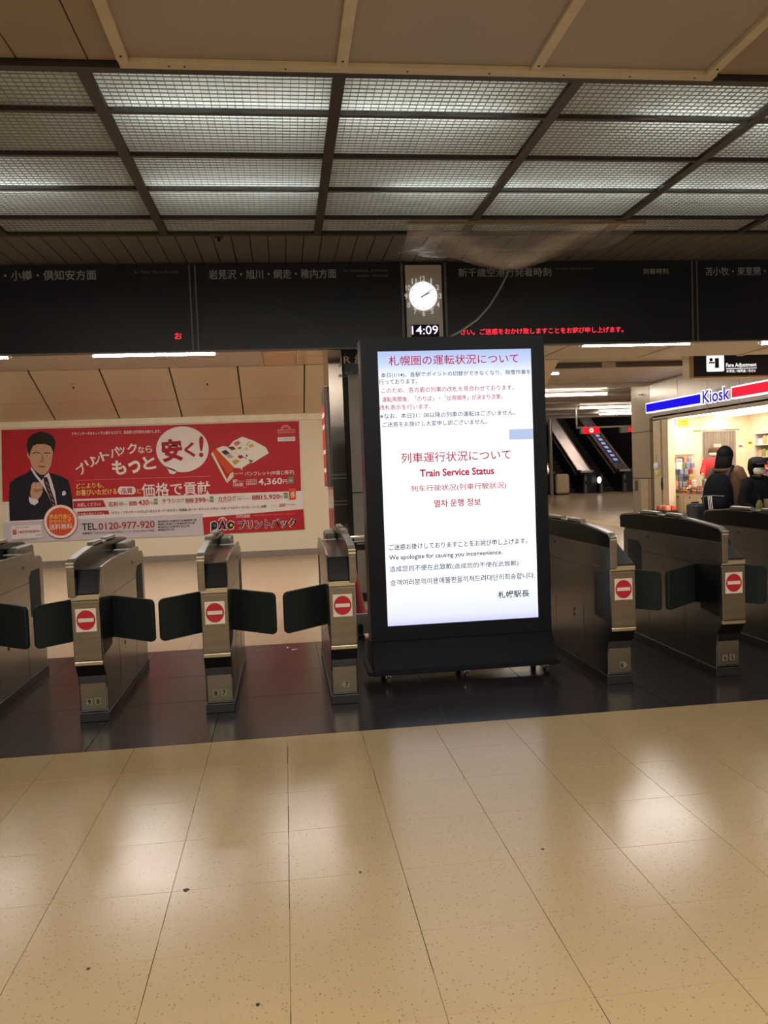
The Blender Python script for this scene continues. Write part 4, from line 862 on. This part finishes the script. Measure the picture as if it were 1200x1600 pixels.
# hanging packs on the inner side wall (faces the viewer)
def K(x, y): return KX + y, 21.6 - x
yw = 21.6 - .6 - .02
rack = thing('peg_rack', 'wire rack of hanging packets on the shop inner wall', 'rack', (11.0, yw, 1.0))
for r, py in enumerate((720, 738, 756)): a_ = P(1046, py, yw - .05); MB().box(a_.x, a_.x + .72, yw - .06, yw, a_.z + .14, a_.z + .155).build('rack_rail', steel, rack)
for r, py in enumerate((722, 731, 740.5, 750, 760)):
    px = 1046.0 + random.random() * 2; i = 0
    while px < 1083 - (4 if r == 0 else 0):
        q = P(px, py, yw - .1); wd = .075 + .04 * random.random()
        carton(q.x + wd / 2, yw - .09, q.z, wd, .05, .12 + .03 * random.random(), random.choice(gm), 'small packet hanging on the rack inside the shop, ' + ('top', 'second', 'middle', 'fourth', 'bottom')[r] + ' row', 'packets on the shop rack, row %d' % r)
        px += (wd + .02) * F_PX / 20.9; i += 1
brown = [M('snack_%d' % i, c, .5) for i, c in enumerate(((150, 92, 62), (196, 120, 84), (120, 72, 54), (206, 170, 120), (168, 60, 52), (226, 206, 176), (104, 112, 70)))]
for r in range(3):
    for i in range(13):
        yy = 21.6 - .82 - .145 * i; x = KX + .36 + .16 * r
        o = carton(x, yy, .585, .13, .125, .07 + .05 * r + .04 * random.random(), random.choice(brown if i < 9 else gm), 'snack packet lying in the ' + ('front', 'second', 'rear')[r] + ' row on the shop counter', 'snacks on the counter, row %d' % r)
for i in range(4):
    x, yy = KX + .62 + .12 * (i % 2), 20.45 - .34 * i - .1
    o = good('goods_tub', MB().ell([(x, yy, .74, .055, .055), (x, yy, .76, .07, .07), (x, yy, .90 + .03 * (i % 2), .072, .072), (x, yy, .93 + .03 * (i % 2), .05, .05)], 14), gm[(1, 4, 6, 1)[i]], ('white', 'olive', 'pale blue', 'cream')[i] + ' tub standing behind the snacks on the shop counter', 'tub', 'tubs on the shop counter', bevel=0)
stp = thing('display_step', 'raised cream step behind the snacks on the shop counter', 'display stand', (KX + .78, 19.9, .585)); kb(1.0, 2.9, .60, .84, .585, .74, 'step_body', kc, stp); kb(.98, 2.92, .59, .85, .735, .742, 'step_top', shm0, stp)
reg = thing('cash_register', 'white till with tilted screen on the shop counter', 'till', (10.92, 18.35, .585)); 
MB().box(10.80, 11.04, 18.2, 18.5, .585, .80).build('till_body', kc, reg, bevel=.02); MB().prism([(18.22, .82), (18.48, .95), (18.47, .98), (18.21, .85)], 10.82, 11.02, 'x').build('till_screen', black_gloss, reg); MB().box(10.90, 10.94, 18.33, 18.39, .79, .9).build('till_neck', kc, reg)
pb = thing('notice_card', 'white notice card standing on the shop counter', 'card', (10.9, 20.9, 1.0)); a_ = P(1057, 717, 20.7); b_ = P(1066, 733, 20.7)
MB().box(a_.x, b_.x, 20.7, 20.72, b_.z, a_.z).build('card', WHT, pb); MB().box((a_.x + b_.x) / 2 - .01, (a_.x + b_.x) / 2 + .01, 20.72, 20.74, .585, a_.z - .02).build('card_stand', steel, pb)
MB().box(a_.x + .02, b_.x - .02, 20.698, 20.70, a_.z - .09, a_.z - .03).build('card_print', ink('card_blue', (150, 170, 210)), pb)
for i, (px0, px1, py0, py1, c, nm) in enumerate(((1043, 1056, 653, 665, (130, 130, 190), 'violet'), (1058, 1075, 652, 666, (238, 214, 90), 'yellow'))):
    a_, b_ = P(px0, py0, yw), P(px1, py1, yw); t = thing('wall_notice', nm + ' paper notice high on the shop inner wall', 'notice', (a_.x, yw, b_.z))
    MB().box(a_.x, b_.x, yw - .012, yw, b_.z, a_.z).build('sheet', ink('notice_' + nm, c), t)
    for k in range(2): MB().box(a_.x + .03, b_.x - .03, yw - .014, yw - .012, b_.z + .05 + .07 * k, b_.z + .07 + .07 * k).build('print_line', ink('notice_line', (150, 110, 60)), t)
# curtain at the inner doorway
cur = MB(); n = 36; a_, b_ = P(1098, 676, yw), P(1148, 672, yw); front = [(a_.x + (b_.x - a_.x) * i / n, yw - .03 + .018 * math.sin(i * 1.9)) for i in range(n + 1)]
cur.prism(front + [(x, y + .01) for x, y in front[::-1]], .8, 2.22, 'z')
tag(cur.build('curtain', M('curtain_grey', (150, 138, 124), .7), smooth=False), 'grey pleated curtain at the back of the lit shop', 'curtain')
MB().cyl((a_.x - .3, yw - .06, 2.25), (b_.x + .1, yw - .06, 2.25), .012, n=8).build('curtain_rod', steel, bpy.data.objects['curtain'])
# shelf unit on the rear wall
su = thing('shelf_unit', 'open shop shelf unit stocked with cartons behind the customers', 'shelves', (12.5, 19, 0))
shm = M('shelf_white', (206, 200, 190), .4)
for z in (.55, .88, 1.18, 1.48, 1.80, 2.1): kb(1.45, 4.8, 2.22, 2.6, z - .02, z, 'shelf', shm, su)
for x in (1.45, 2.6, 3.7, 4.78): kb(x, x + .02, 2.22, 2.6, 0, 2.15, 'upright', shm, su)
for r, z in enumerate((.88, 1.18, 1.48, 1.80)):
    x = 1.55; i = 0
    while x < 4.5:
        wd = .14 + .1 * random.random(); h_ = .16 + .1 * random.random()
        wx, wy = K(x + wd / 2, 2.36)
        if not any(abs(x + wd / 2 - u) < wd / 2 + .03 for u in (2.61, 3.71)):
            carton(wx, wy, z, .2, wd - .015, h_, gm[(i * 5 + r * 3 + int(random.random() * 3)) % len(gm)], 'carton on the ' + ('lowest', 'second', 'third', 'top')[r] + ' stocked shelf behind the shop customers', 'cartons on shop shelf %d' % r, 'carton', 'carton'); i += 1
        x += wd
for px, py, c, nm in ((1157, 697, (236, 214, 190), 'white price card hung on the shop shelf edge'), (1172, 692, (206, 222, 150), 'green tipped card hung on the shop shelf edge'), (1121, 700, (230, 190, 170), 'pink price card hung by the shop curtain')):
    Yp = 19.9 if px > 1150 else 20.4
    q = P(px, py, Yp); t = tag(MB().box(q.x - .1, q.x + .1, Yp, Yp + .012, q.z - .11, q.z + .11).build('price_card', ink('card_%d' % px, c)), nm, 'card')
    MB().flat(circle(q.x, q.z, .06, .03, Yp - .002, 16)).build('card_print', ORG, t)
# hanging bags on the cream post, and the crate at its foot
for i, (px, py, c, w_, h_) in enumerate(((1022, 728, (206, 214, 222), .16, .20), (1031, 726, (214, 196, 206), .14, .18), (1023, 739, (206, 206, 120), .12, .16))):
    q = P(px, py, 21.1); mb = MB().ell([(q.x, 20.98, q.z - h_ / 2, w_ * .42, .03), (q.x, 20.98, q.z, w_ * .5, .045), (q.x, 20.98, q.z + h_ * .4, w_ * .4, .03), (q.x, 20.98, q.z + h_ / 2, w_ * .12, .01)], 14)
    o = mb.build('hanging_packet', M('hang_%d' % i, c, .25), None, smooth=True); tag(o, ('pale blue', 'pale pink', 'yellow')[i] + ' packet hanging from a string on the shop post', 'packet', 'packets on the shop post'); MB().cyl((q.x, 20.98, q.z + h_ / 2), (q.x + .03, 20.98, q.z + h_ / 2 + .22), .004, n=6).build('string', black_matte, o)
q = P(1031, 752, 21.0); o = MB().ell([(q.x + .05, 20.9, .68, .05, .03), (q.x + .05, 20.9, .85, .07, .04), (q.x + .05, 20.9, .98, .05, .03), (q.x + .05, 20.9, 1.06, .015, .01)], 14).build('umbrella_pouch', black_matte, smooth=True); tag(o, 'small black pouch hanging low on the shop post', 'pouch')
cr_ = thing('stock_crate', 'shallow black crate of orange packets on the floor by the shop post', 'crate', (10.0, 20.3, 0))
MB().box(9.84, 10.18, 20.0, 20.62, 0, .16).build('crate', black_matte, cr_, bevel=.01)
for i in range(4):
    for j in range(2): MB().prism([(20.02 + i * .147, .16), (20.155 + i * .147, .16), (20.145 + i * .147, .28), (20.03 + i * .147, .28)], 9.86 + .16 * j, 10.0 + .16 * j, 'x').build('packet', gm[0] if (i + j) % 2 else gm[7], cr_, bevel=.02)

# ------------------------------------------------------------------ ESCALATORS
EY = 38.0
esc_steel = M('escalator_deck', (205, 192, 184), .27, 1.0); esc_dark = M('escalator_dark', (16, 15, 18), .3); esc_rail = M('handrail_black', (18, 15, 16), .35); esc_line = M('rail_strip', (150, 96, 84), .3, .6); esc_grey = M('newel_grey', (120, 112, 104), .35, .5)
RUN = 9.5; RISE = RUN * math.tan(math.radians(30)); Y1 = EY + .9
def slope_box(x0, x1, za, zb, ext=0, y_off=0):       # prism that starts flat and then climbs 30 degrees
    return MB().prism([(EY + y_off, za), (Y1, za), (Y1 + RUN, za + RISE), (Y1 + RUN, zb + RISE), (Y1, zb), (EY + y_off, zb)], x0, x1, 'x')
def escalator(xc, label, deck_w):
    t = thing('escalator', label, 'escalator', (xc, EY, 0), group='escalators in the far hall')
    slope_box(xc - .55, xc + .55, -.3, -.02).build('truss', esc_dark, t)
    for k in range(22):
        y = Y1 + k * .42; z = (y - Y1) * math.tan(math.radians(30)); MB().box(xc - .5, xc + .5, y, y + .42, z - .1, z + .21).build('step', M('step_dark', (40, 38, 38), .5), t)
    for sd in (-1, 1):
        x = xc + sd * .6
        slope_box(x - .02, x + .02, -.1, .86).build('balustrade', esc_dark, t); 
        b = slope_box(x - .045, x + .045, .86, .93, y_off=-.25); b.build('handrail', esc_rail, t, bevel=.02)
        slope_box(x - .05, x + .05, .845, .86).build('rail_strip', esc_line, t)
        MB().box(x - .07, x + .07, EY - .28, EY - .05, 0, .86).build('newel', esc_grey, t, bevel=.03)
        MB().box(x - .05, x + .05, EY - .29, EY - .28, .45, .62).build('newel_panel', esc_dark, t)
    if deck_w:
        slope_box(xc + .68, xc + .68 + deck_w, 1.00, 1.10, y_off=.6).build('deck', esc_steel, t)
        slope_box(xc + .64, xc + .68, .98, 1.13, y_off=.5).build('deck_edge', esc_line, t); slope_box(xc + .68 + deck_w, xc + .72 + deck_w, .98, 1.13, y_off=.5).build('deck_edge', esc_line, t)
        slope_box(xc + .68, xc + .68 + deck_w, -.3, 1.00).build('deck_side', esc_dark, t)
    return t
escalator(11.9, 'escalator at the far hall end, mostly behind the lit screen', .62)
escalator(13.9, 'escalator below the lit red no-entry sign', .62)
e3 = escalator(15.9, 'escalator with a blue printed strip along its deck', .62)
ad_b = MB().prism([(Y1 + .6, 1.105 + .6 * .577), (Y1 + 4.2, 1.105 + 4.2 * .577), (Y1 + 4.2, 1.115 + 4.2 * .577), (Y1 + .6, 1.115 + .6 * .577)], 16.70, 17.08, 'x').build('deck_banner', M('banner_blue', (30, 42, 110), .4, emit=.25), e3)  # print and its marks given a weak glow, though no lamp
bn = M('banner_white', (226, 230, 240), .4, emit=.3)
for k in range(9): y = Y1 + .75 + k * .38; MB().prism([(y, 1.118 + (y - Y1) * .577), (y + .2, 1.118 + (y + .2 - Y1) * .577), (y + .2, 1.122 + (y + .2 - Y1) * .577), (y, 1.122 + (y - Y1) * .577)], 16.79, 16.99, 'x').build('banner_mark', bn, ad_b)
void_fill = glow('lit_tube_void', (255, 238, 225), 22)  # unseen tubes added up here to put a glint on the steel decks
for k, y_ in enumerate((41.8, 43.2, 44.6)): tube_light(13.2, 18.4, y_, 8.512, 'long tube high above the escalators, ' + ('first', 'second', 'third')[k] + ' of the row', void_fill, 'tubes above the escalators', 8, .05)
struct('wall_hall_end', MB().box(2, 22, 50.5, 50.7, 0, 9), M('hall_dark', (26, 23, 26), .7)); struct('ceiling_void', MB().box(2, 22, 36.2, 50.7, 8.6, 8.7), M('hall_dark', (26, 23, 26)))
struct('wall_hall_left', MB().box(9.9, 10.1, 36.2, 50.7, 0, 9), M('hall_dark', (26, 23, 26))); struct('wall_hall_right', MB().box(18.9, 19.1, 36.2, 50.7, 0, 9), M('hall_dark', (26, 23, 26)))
rs = thing('direction_sign', 'lit red no-entry sign hung from a bracket before the escalators', 'sign', (11.8, 30, 2.6))
a_, b_ = P(911, 668, 30), P(937, 677, 30)
MB().box(a_.x, b_.x, 30, 30.12, b_.z, a_.z).build('sign_face', glow('hall_sign_red', (240, 24, 34), 1.3), rs)
MB().prism([((a_.x + b_.x) / 2 + .085 * math.cos(2 * PI * i / 20), (a_.z + b_.z) / 2 + .085 * math.sin(2 * PI * i / 20)) for i in range(20)], 29.985, 30, 'y').build('sign_disc', glow('hall_sign_white', (255, 220, 210), 1.2), rs); MB().box((a_.x + b_.x) / 2 - .05, (a_.x + b_.x) / 2 + .05, 29.975, 29.985, (a_.z + b_.z) / 2 - .018, (a_.z + b_.z) / 2 + .018).build('sign_bar', glow('hall_sign_red', (240, 24, 34), 1.3), rs)
MB().box(a_.x - .1, a_.x, 29.98, 30.14, b_.z, a_.z).build('sign_cap', esc_grey, rs)
hx = P(901, 640, 30).x; MB().box(hx - .03, hx + .03, 30.03, 30.09, a_.z, H).build('bracket', esc_grey, rs); MB().box(hx - .03, hx + 2.3, 30.03, 30.09, a_.z - .03, a_.z + .03).build('bracket', esc_grey, rs)
cm2 = thing('hall_camera', 'small dark unit with a red lamp at the end of the sign bracket', 'unit', (hx + 2.1, 30, 2.7)); MB().box(hx + 1.75, hx + 2.05, 29.95, 30.15, a_.z - .25, a_.z - .04).build('unit_body', esc_grey, cm2); MB().box(hx + 2.06, hx + 2.3, 29.95, 30.1, a_.z - .22, a_.z - .05).build('unit_lamp', glow('hall_sign_red', (240, 24, 34), 1.3), cm2)
q = P(936, 750, EY - .3); od = thing('round_sign', 'small round lit white sign on the dark panel between the escalators', 'sign', (q.x, EY - .3, 0)); MB().prism([(q.x + .10 * math.cos(2 * PI * i / 24), q.z + .16 * math.sin(2 * PI * i / 24)) for i in range(24)], EY - .34, EY - .30, 'y').build('disc', glow('round_white', (255, 240, 230), 1.6), od); MB().box(q.x - .02, q.x + .02, EY - .32, EY - .30, 0, q.z).build('stem', esc_dark, od)
q = P(860, 700, 36.3); struct('trim_3', MB().cyl((q.x, 36.3, 0), (q.x, 36.3, H), .09, n=12), M('hall_post', (150, 140, 128), .3, .6))
MB_ = thing('hall_cabinet', 'pale rounded cabinet at the foot of the far escalators', 'cabinet', (12.9, 37.4, 0)); a_, b_ = P(869, 741, 37.3), P(891, 770, 37.3)
MB().box(a_.x, b_.x, 37.3, 37.6, .04, a_.z).build('cabinet_body', M('cabinet_cream', (214, 194, 160), .4), MB_, bevel=.12, seg=4); MB().box(a_.x + .05, b_.x - .05, 37.35, 37.55, 0, .05).build('cabinet_base', black_matte, MB_)

# ------------------------------------------------------------------ PEOPLE
def skin_body(name, joints, edges, mat, parent, xf, root='hip'):
    me = bpy.data.meshes.new(name); bm = bmesh.new(); sl = bm.verts.layers.skin.verify(); vm = {}
    for k, (p, r) in joints.items():
        v = bm.verts.new(xf @ Vector(p)); v[sl].radius = (r, r) if not isinstance(r, tuple) else r; v[sl].use_root = (k == root); vm[k] = v
    for a, b in edges: bm.edges.new((vm[a], vm[b]))
    bm.to_mesh(me); bm.free(); me.materials.append(mat)
    o = bpy.data.objects.new(name, me); C.objects.link(o); attach(o, parent)
    m1 = o.modifiers.new('skin', 'SKIN'); m1.use_smooth_shade = True; m2 = o.modifiers.new('subdivision', 'SUBSURF'); m2.levels = 2; m2.render_levels = 2
    return o
def figure(label, loc, rz, h, skin, arms, mat_legs, pose=None):
    """standing figure facing local -Y; arms: dict side -> (elbow, wrist) in units of body height"""
    t = thing('person', label, 'person', loc, rz)
    xf = Matrix.Translation(loc) @ Matrix.Rotation(rz, 4, 'Z') @ Matrix.Scale(h, 4)
    J = {'hip': ((0, 0, .52), .085), 'waist': ((0, 0, .61), .075), 'chest': ((0, 0, .73), .09), 'neck0': ((0, .004, .815), .045), 'neck': ((0, 0, .85), .032), 'jaw': ((0, -.012, .885), .044), 'skull': ((0, .002, .935), .060), 'crown': ((0, .006, .975), .042)}
    E = [('hip', 'waist'), ('waist', 'chest'), ('chest', 'neck0'), ('neck0', 'neck'), ('neck', 'jaw'), ('jaw', 'skull'), ('skull', 'crown')]
    for s, n in ((-1, 'l'), (1, 'r')):
        J.update({n + 'hip': ((s * .055, 0, .47), .062), n + 'knee': ((s * .058, -.008, .28), .042), n + 'calf': ((s * .058, .008, .2), .036), n + 'ank': ((s * .06, .01, .05), .024), n + 'heel': ((s * .06, .0, .022), .022), n + 'toe': ((s * .066, -.085, .016), .015)})
        E += [('hip', n + 'hip'), (n + 'hip', n + 'knee'), (n + 'knee', n + 'calf'), (n + 'calf', n + 'ank'), (n + 'ank', n + 'heel'), (n + 'heel', n + 'toe')]
        el, wr_ = Vector(arms[s][0]), Vector(arms[s][1]); d = (wr_ - el).normalized(); side = Vector((0, 0, 1)).cross(d); side = side.normalized() if side.length > .05 else Vector((0, 1, 0)); up = d.cross(side)
        J.update({n + 'sho': ((s * .105, 0, .79), .045), n + 'elb': (tuple(el), .030), n + 'wri': (tuple(wr_), .019), n + 'palm': (tuple(wr_ + d * .03), (.022, .014))})
        E += [('chest', n + 'sho'), (n + 'sho', n + 'elb'), (n + 'elb', n + 'wri'), (n + 'wri', n + 'palm')]
        for k in range(4):
            b0 = wr_ + d * .05 + side * (.013 * (k - 1.5)); ln = (.036, .044, .041, .031)[k]
            J[n + 'f%da' % k] = (tuple(b0), .0058); J[n + 'f%db' % k] = (tuple(b0 + d * ln * .5 - up * .004), .0052); J[n + 'f%dc' % k] = (tuple(b0 + d * ln - up * .016), .0042)
            E += [(n + 'palm', n + 'f%da' % k), (n + 'f%da' % k, n + 'f%db' % k), (n + 'f%db' % k, n + 'f%dc' % k)]
        th = wr_ + d * .025 + side * (-s * .02); J[n + 't0'] = (tuple(th), .0065); J[n + 't1'] = (tuple(th + d * .025 + side * (-s * .012)), .0052); E += [(n + 'palm', n + 't0'), (n + 't0', n + 't1')]
    skin_body('body', J, E, skin, t, xf)
    return t, xf
def sleeve(t, xf, s, el, wr_, mat, r=.045):
    sh_ = Vector((s * .095, .0, .795)); el = Vector(el); wr_ = Vector(wr_)
    MB().tube([sh_ + Vector((-s * .02, 0, .012)), sh_, sh_.lerp(el, .5), el, el.lerp(wr_, .5), wr_], [r * 1.0, r * 1.25, r * 1.08, r, r * .9, r * .78], 14).build('sleeve', mat, t, xf=xf, smooth=True)
def trousers(t, xf, mat):
    for s in (-1, 1): MB().tube([(s * .045, 0, .53), (s * .055, 0, .46), (s * .058, -.008, .28), (s * .06, .008, .06)], [.075, .072, .056, .042], 14).build('trouser_leg', mat, t, xf=xf, smooth=True)
    for s in (-1, 1): MB().ell([(s * .062, -.035, .0, .030, .075), (s * .062, -.035, .02, .032, .078), (s * .062, -.01, .045, .028, .05), (s * .06, .005, .07, .026, .03)], 16).build('shoe', black_matte, t, xf=xf, smooth=True)
skin_m = M('skin_tone', (206, 166, 138), .5)
coat_m, jack_m, hair_m = M('brown_coat', (112, 80, 58), .85, noise=(30, .1)), M('black_jacket', (16, 16, 20), .8, noise=(20, .1), spec=.12), M('black_hair', (16, 13, 13), .7, bump=(60, .4), spec=.15)
# customer with the backpack, seen from behind
L1 = (6.02, 10.45, 0); h1 = 1.64
arms1 = {1: ((.15, .10, .66), (.11, .26, .64)), -1: ((-.15, .05, .64), (-.12, .2, .60))}
t, xf = figure('person seen from behind in a brown coat with a black backpack', L1, PI - .95, h1, skin_m, {-1: tuple(( -v[0], -v[1], v[2]) for v in arms1[1]), 1: tuple((-v[0], -v[1], v[2]) for v in arms1[-1])}, None)
trousers(t, xf, M('dark_trousers', (30, 28, 30), .8))
MB().ell([(0, 0, .27, .135, .10), (0, 0, .29, .137, .102), (0, 0, .42, .128, .098), (0, 0, .56, .118, .09), (0, 0, .66, .120, .088), (0, 0, .74, .128, .088), (0, 0, .79, .118, .078), (0, .005, .825, .075, .060), (0, .01, .845, .05, .05)], 28).build('coat', coat_m, t, xf=xf, smooth=True)
MB().ell([(0, .035, .79, .078, .05), (0, .04, .815, .082, .056), (0, .035, .838, .07, .05), (0, .03, .85, .05, .04)], 22).build('hood', coat_m, t, xf=xf, smooth=True)
for s in (-1, 1): sleeve(t, xf, s, (s * .15, -.06, .65), (s * .12, -.24, .62), coat_m)
MB().ball((0, .012, .935), .066, .074, .078, 20, 14).build('hair', hair_m, t, xf=xf, smooth=True); MB().ell([(0, .05, .79, .058, .03), (0, .052, .83, .068, .045), (0, .04, .87, .07, .055), (0, .024, .92, .068, .062), (0, .015, .95, .05, .05)], 20).build('hair_back', hair_m, t, xf=xf, smooth=True)
for s in (-1, 1): MB().tube([(s * .066, -.085, .72), (s * .066, -.06, .80), (s * .066, .02, .835), (s * .066, .10, .78), (s * .066, .12, .72)], .017, 8).build('backpack_strap', black_matte, t, xf=xf, smooth=True)
bp1 = thing('backpack', 'black backpack with three white stripes worn over the brown coat', 'backpack', xf @ Vector((0, .15, .5)), PI - .95)
bk = M('backpack_black', (14, 15, 20), .8, noise=(30, .1), spec=.12)
MB().ell([(0, .145, .455, .118, .055), (0, .15, .475, .13, .068), (0, .155, .56, .13, .075), (0, .15, .67, .118, .07), (0, .145, .745, .09, .055), (0, .14, .78, .05, .035), (0, .14, .788, .01, .01)], 28).build('bag_body', bk, bp1, xf=xf, smooth=True)
MB().ell([(0, .19, .465, .085, .035), (0, .20, .48, .092, .045), (0, .205, .55, .092, .048), (0, .20, .60, .08, .04), (0, .195, .605, .04, .02)], 24).build('front_pocket', bk, bp1, xf=xf, smooth=True)
for k in range(3):
    x = -.002 + .014 * k; MB().tube([(x + .012, .247, .60), (x + .006, .256, .55), (x, .254, .50), (x - .004, .246, .472)], .0032, 6).build('white_stripe', WHT, bp1, xf=xf)
MB().tube([(-.085, .225, .60), (0, .247, .606), (.082, .228, .60), (.094, .216, .55), (.09, .215, .49), (.05, .235, .468), (-.05, .236, .468), (-.09, .215, .49)], .0026, 6).build('pocket_piping', M('piping_grey', (150, 150, 152), .5), bp1, xf=xf)
sc_ = thing('suitcase', 'upright black suitcase beside the person with the backpack', 'suitcase', (5.62, 10.35, 0))
MB().box(5.50, 5.68, 10.32, 10.60, .05, .88).build('shell', M('suitcase_black', (30, 30, 37), .5), sc_, bevel=.04, seg=4)
for x in (5.54, 5.64):
    for y in (10.37, 10.55): MB().cyl((x - .012, y, .026), (x + .012, y, .026), .026, n=12).build('wheel', black_matte, sc_)
MB().tube([(5.54, 10.5, .875), (5.54, 10.5, .895), (5.64, 10.5, .895), (5.64, 10.5, .875)], .010, 8).build('handle', black_matte, sc_)
for k in range(4): MB().box(5.53 + .036 * k, 5.538 + .036 * k, 10.316, 10.32, .12, .80).build('shell_rib', black_matte, sc_)
# masked person in black
q = P(1181, 716, 9.6); L2 = (q.x + .02, 9.6, 0); h2 = 1.46
arms2 = {-1: ((-.15, .0, .64), (-.12, -.10, .53)), 1: ((.15, -.0, .64), (.11, -.11, .54))}
t, xf = figure('person in a black jacket, dark cap and white face mask', L2, .12, h2, skin_m, arms2, None)
trousers(t, xf, jack_m)
MB().ell([(0, 0, .46, .125, .095), (0, 0, .48, .13, .10), (0, 0, .60, .128, .095), (0, 0, .72, .135, .092), (0, 0, .785, .120, .08), (0, .0, .825, .07, .06), (0, .0, .85, .055, .052)], 26).build('jacket', jack_m, t, xf=xf, smooth=True)
for s in (-1, 1): sleeve(t, xf, s, arms2[s][0], arms2[s][1], jack_m, .05)
MB().tube([(0, .05, .845), (.05, .02, .85), (.055, -.03, .842), (0, -.058, .832), (-.055, -.03, .842), (-.05, .02, .85), (0, .05, .845)], .016, 8).build('collar', jack_m, t, xf=xf, smooth=True)
MB().ell([(0, -.012, .868, .030, .036), (0, -.02, .875, .046, .052), (0, -.022, .895, .054, .058), (0, -.018, .915, .056, .056), (0, -.012, .928, .05, .05)], 22).build('face_mask', M('mask_white', (226, 216, 206), .7), t, xf=xf, smooth=True)
MB().ell([(0, .018, .865, .055, .05), (0, .02, .92, .072, .062), (0, .016, .97, .068, .066), (0, .01, 1.0, .04, .04)], 20).build('hair', hair_m, t, xf=xf, smooth=True)
MB().ell([(0, .0, .955, .072, .076), (0, 0, .975, .075, .078), (0, .005, 1.0, .066, .07), (0, .008, 1.018, .04, .045), (0, .008, 1.022, .01, .01)], 22).build('cap', M('cap_black', (26, 25, 28), .8, bump=(40, .5)), t, xf=xf, smooth=True)
MB().ell([(-.005, -.075, .952, .055, .035), (-.005, -.08, .958, .06, .04), (0, -.06, .966, .05, .03)], 18).build('cap_brim', M('cap_black', (26, 25, 28)), t, xf=xf, smooth=True)
MB().ball((.055, .045, .99), .028, .028, .03).build('hair_bun', hair_m, t, xf=xf, smooth=True)
for s in (-1, 1): MB().ball((s * .024, -.056, .938), .008, .006, .005, 10, 6).build('eye', black_matte, t, xf=xf)
MB().flat([xf @ Vector((.045 + .012 * math.cos(a), -.094, .755 + .010 * math.sin(a))) for a in [2 * PI * i / 12 for i in range(12)]]).build('chest_badge', M('badge_grey', (110, 110, 114), .5), t)
pbg = thing('paper_bag', 'brown paper bag carried by the masked person in black', 'bag', (L2[0] + .12, 9.43, .50))
MB().prism([(L2[0] + .0, .62), (L2[0] + .32, .62), (L2[0] + .33, .96), (L2[0] - .01, .96)], 9.34, 9.46, 'y').build('bag_body', M('kraft_paper', (150, 116, 76), .8), pbg); MB().tube([(L2[0] + .08, 9.40, .95), (L2[0] + .09, 9.40, 1.03), (L2[0] + .22, 9.40, 1.03), (L2[0] + .23, 9.40, .95)], .006, 6).build('bag_handle', M('kraft_cord', (120, 90, 60), .8), pbg)
bt = thing('plush_charm', 'small olive bag charm hanging beside the brown paper bag', 'charm', (L2[0] - .08, 9.4, .75)); MB().ell([(L2[0] - .09, 9.42, .72, .04, .03), (L2[0] - .09, 9.42, .80, .05, .04), (L2[0] - .09, 9.42, .90, .042, .035), (L2[0] - .09, 9.42, .95, .02, .02)], 16).build('charm_body', M('charm_olive', (96, 96, 50), .8), bt, smooth=True); MB().cyl((L2[0] - .09, 9.42, .94), (L2[0] - .09, 9.44, 1.02), .005, n=6).build('charm_cord', black_matte, bt)
# shop clerk in red
q = P(1109, 697, 19.9); L3 = (q.x + .28, 20.25, 0); h3 = 1.78
arms3 = {-1: ((-.14, -.04, .65), (-.15, -.16, .62)), 1: ((.14, -.02, .64), (.10, -.14, .60))}
t, xf = figure('shop clerk in a red uniform and white face mask behind the counter', L3, -.5, h3, skin_m, arms3, None)
trousers(t, xf, M('dark_trousers', (30, 28, 30)))
rm_ = M('uniform_red', (206, 44, 56), .6)
MB().ell([(0, 0, .47, .115, .085), (0, 0, .60, .112, .08), (0, 0, .72, .125, .085), (0, 0, .785, .11, .075), (0, 0, .825, .06, .05), (0, 0, .84, .045, .045)], 24).build('uniform', rm_, t, xf=xf, smooth=True)
for s in (-1, 1): sleeve(t, xf, s, arms3[s][0], arms3[s][1], rm_, .045)
MB().ell([(0, -.012, .868, .030, .036), (0, -.02, .878, .046, .052), (0, -.022, .895, .054, .058), (0, -.016, .915, .054, .054)], 20).build('face_mask', M('mask_white', (226, 216, 206)), t, xf=xf, smooth=True)
MB().ell([(0, .02, .865, .05, .045), (0, .016, .93, .07, .062), (0, .008, .975, .067, .066), (0, .004, 1.0, .04, .04)], 20).build('hair', M('brown_hair', (96, 66, 44), .6), t, xf=xf, smooth=True)
for s in (-1, 1): MB().ball((s * .024, -.056, .938), .008, .006, .005, 10, 6).build('eye', black_matte, t, xf=xf)
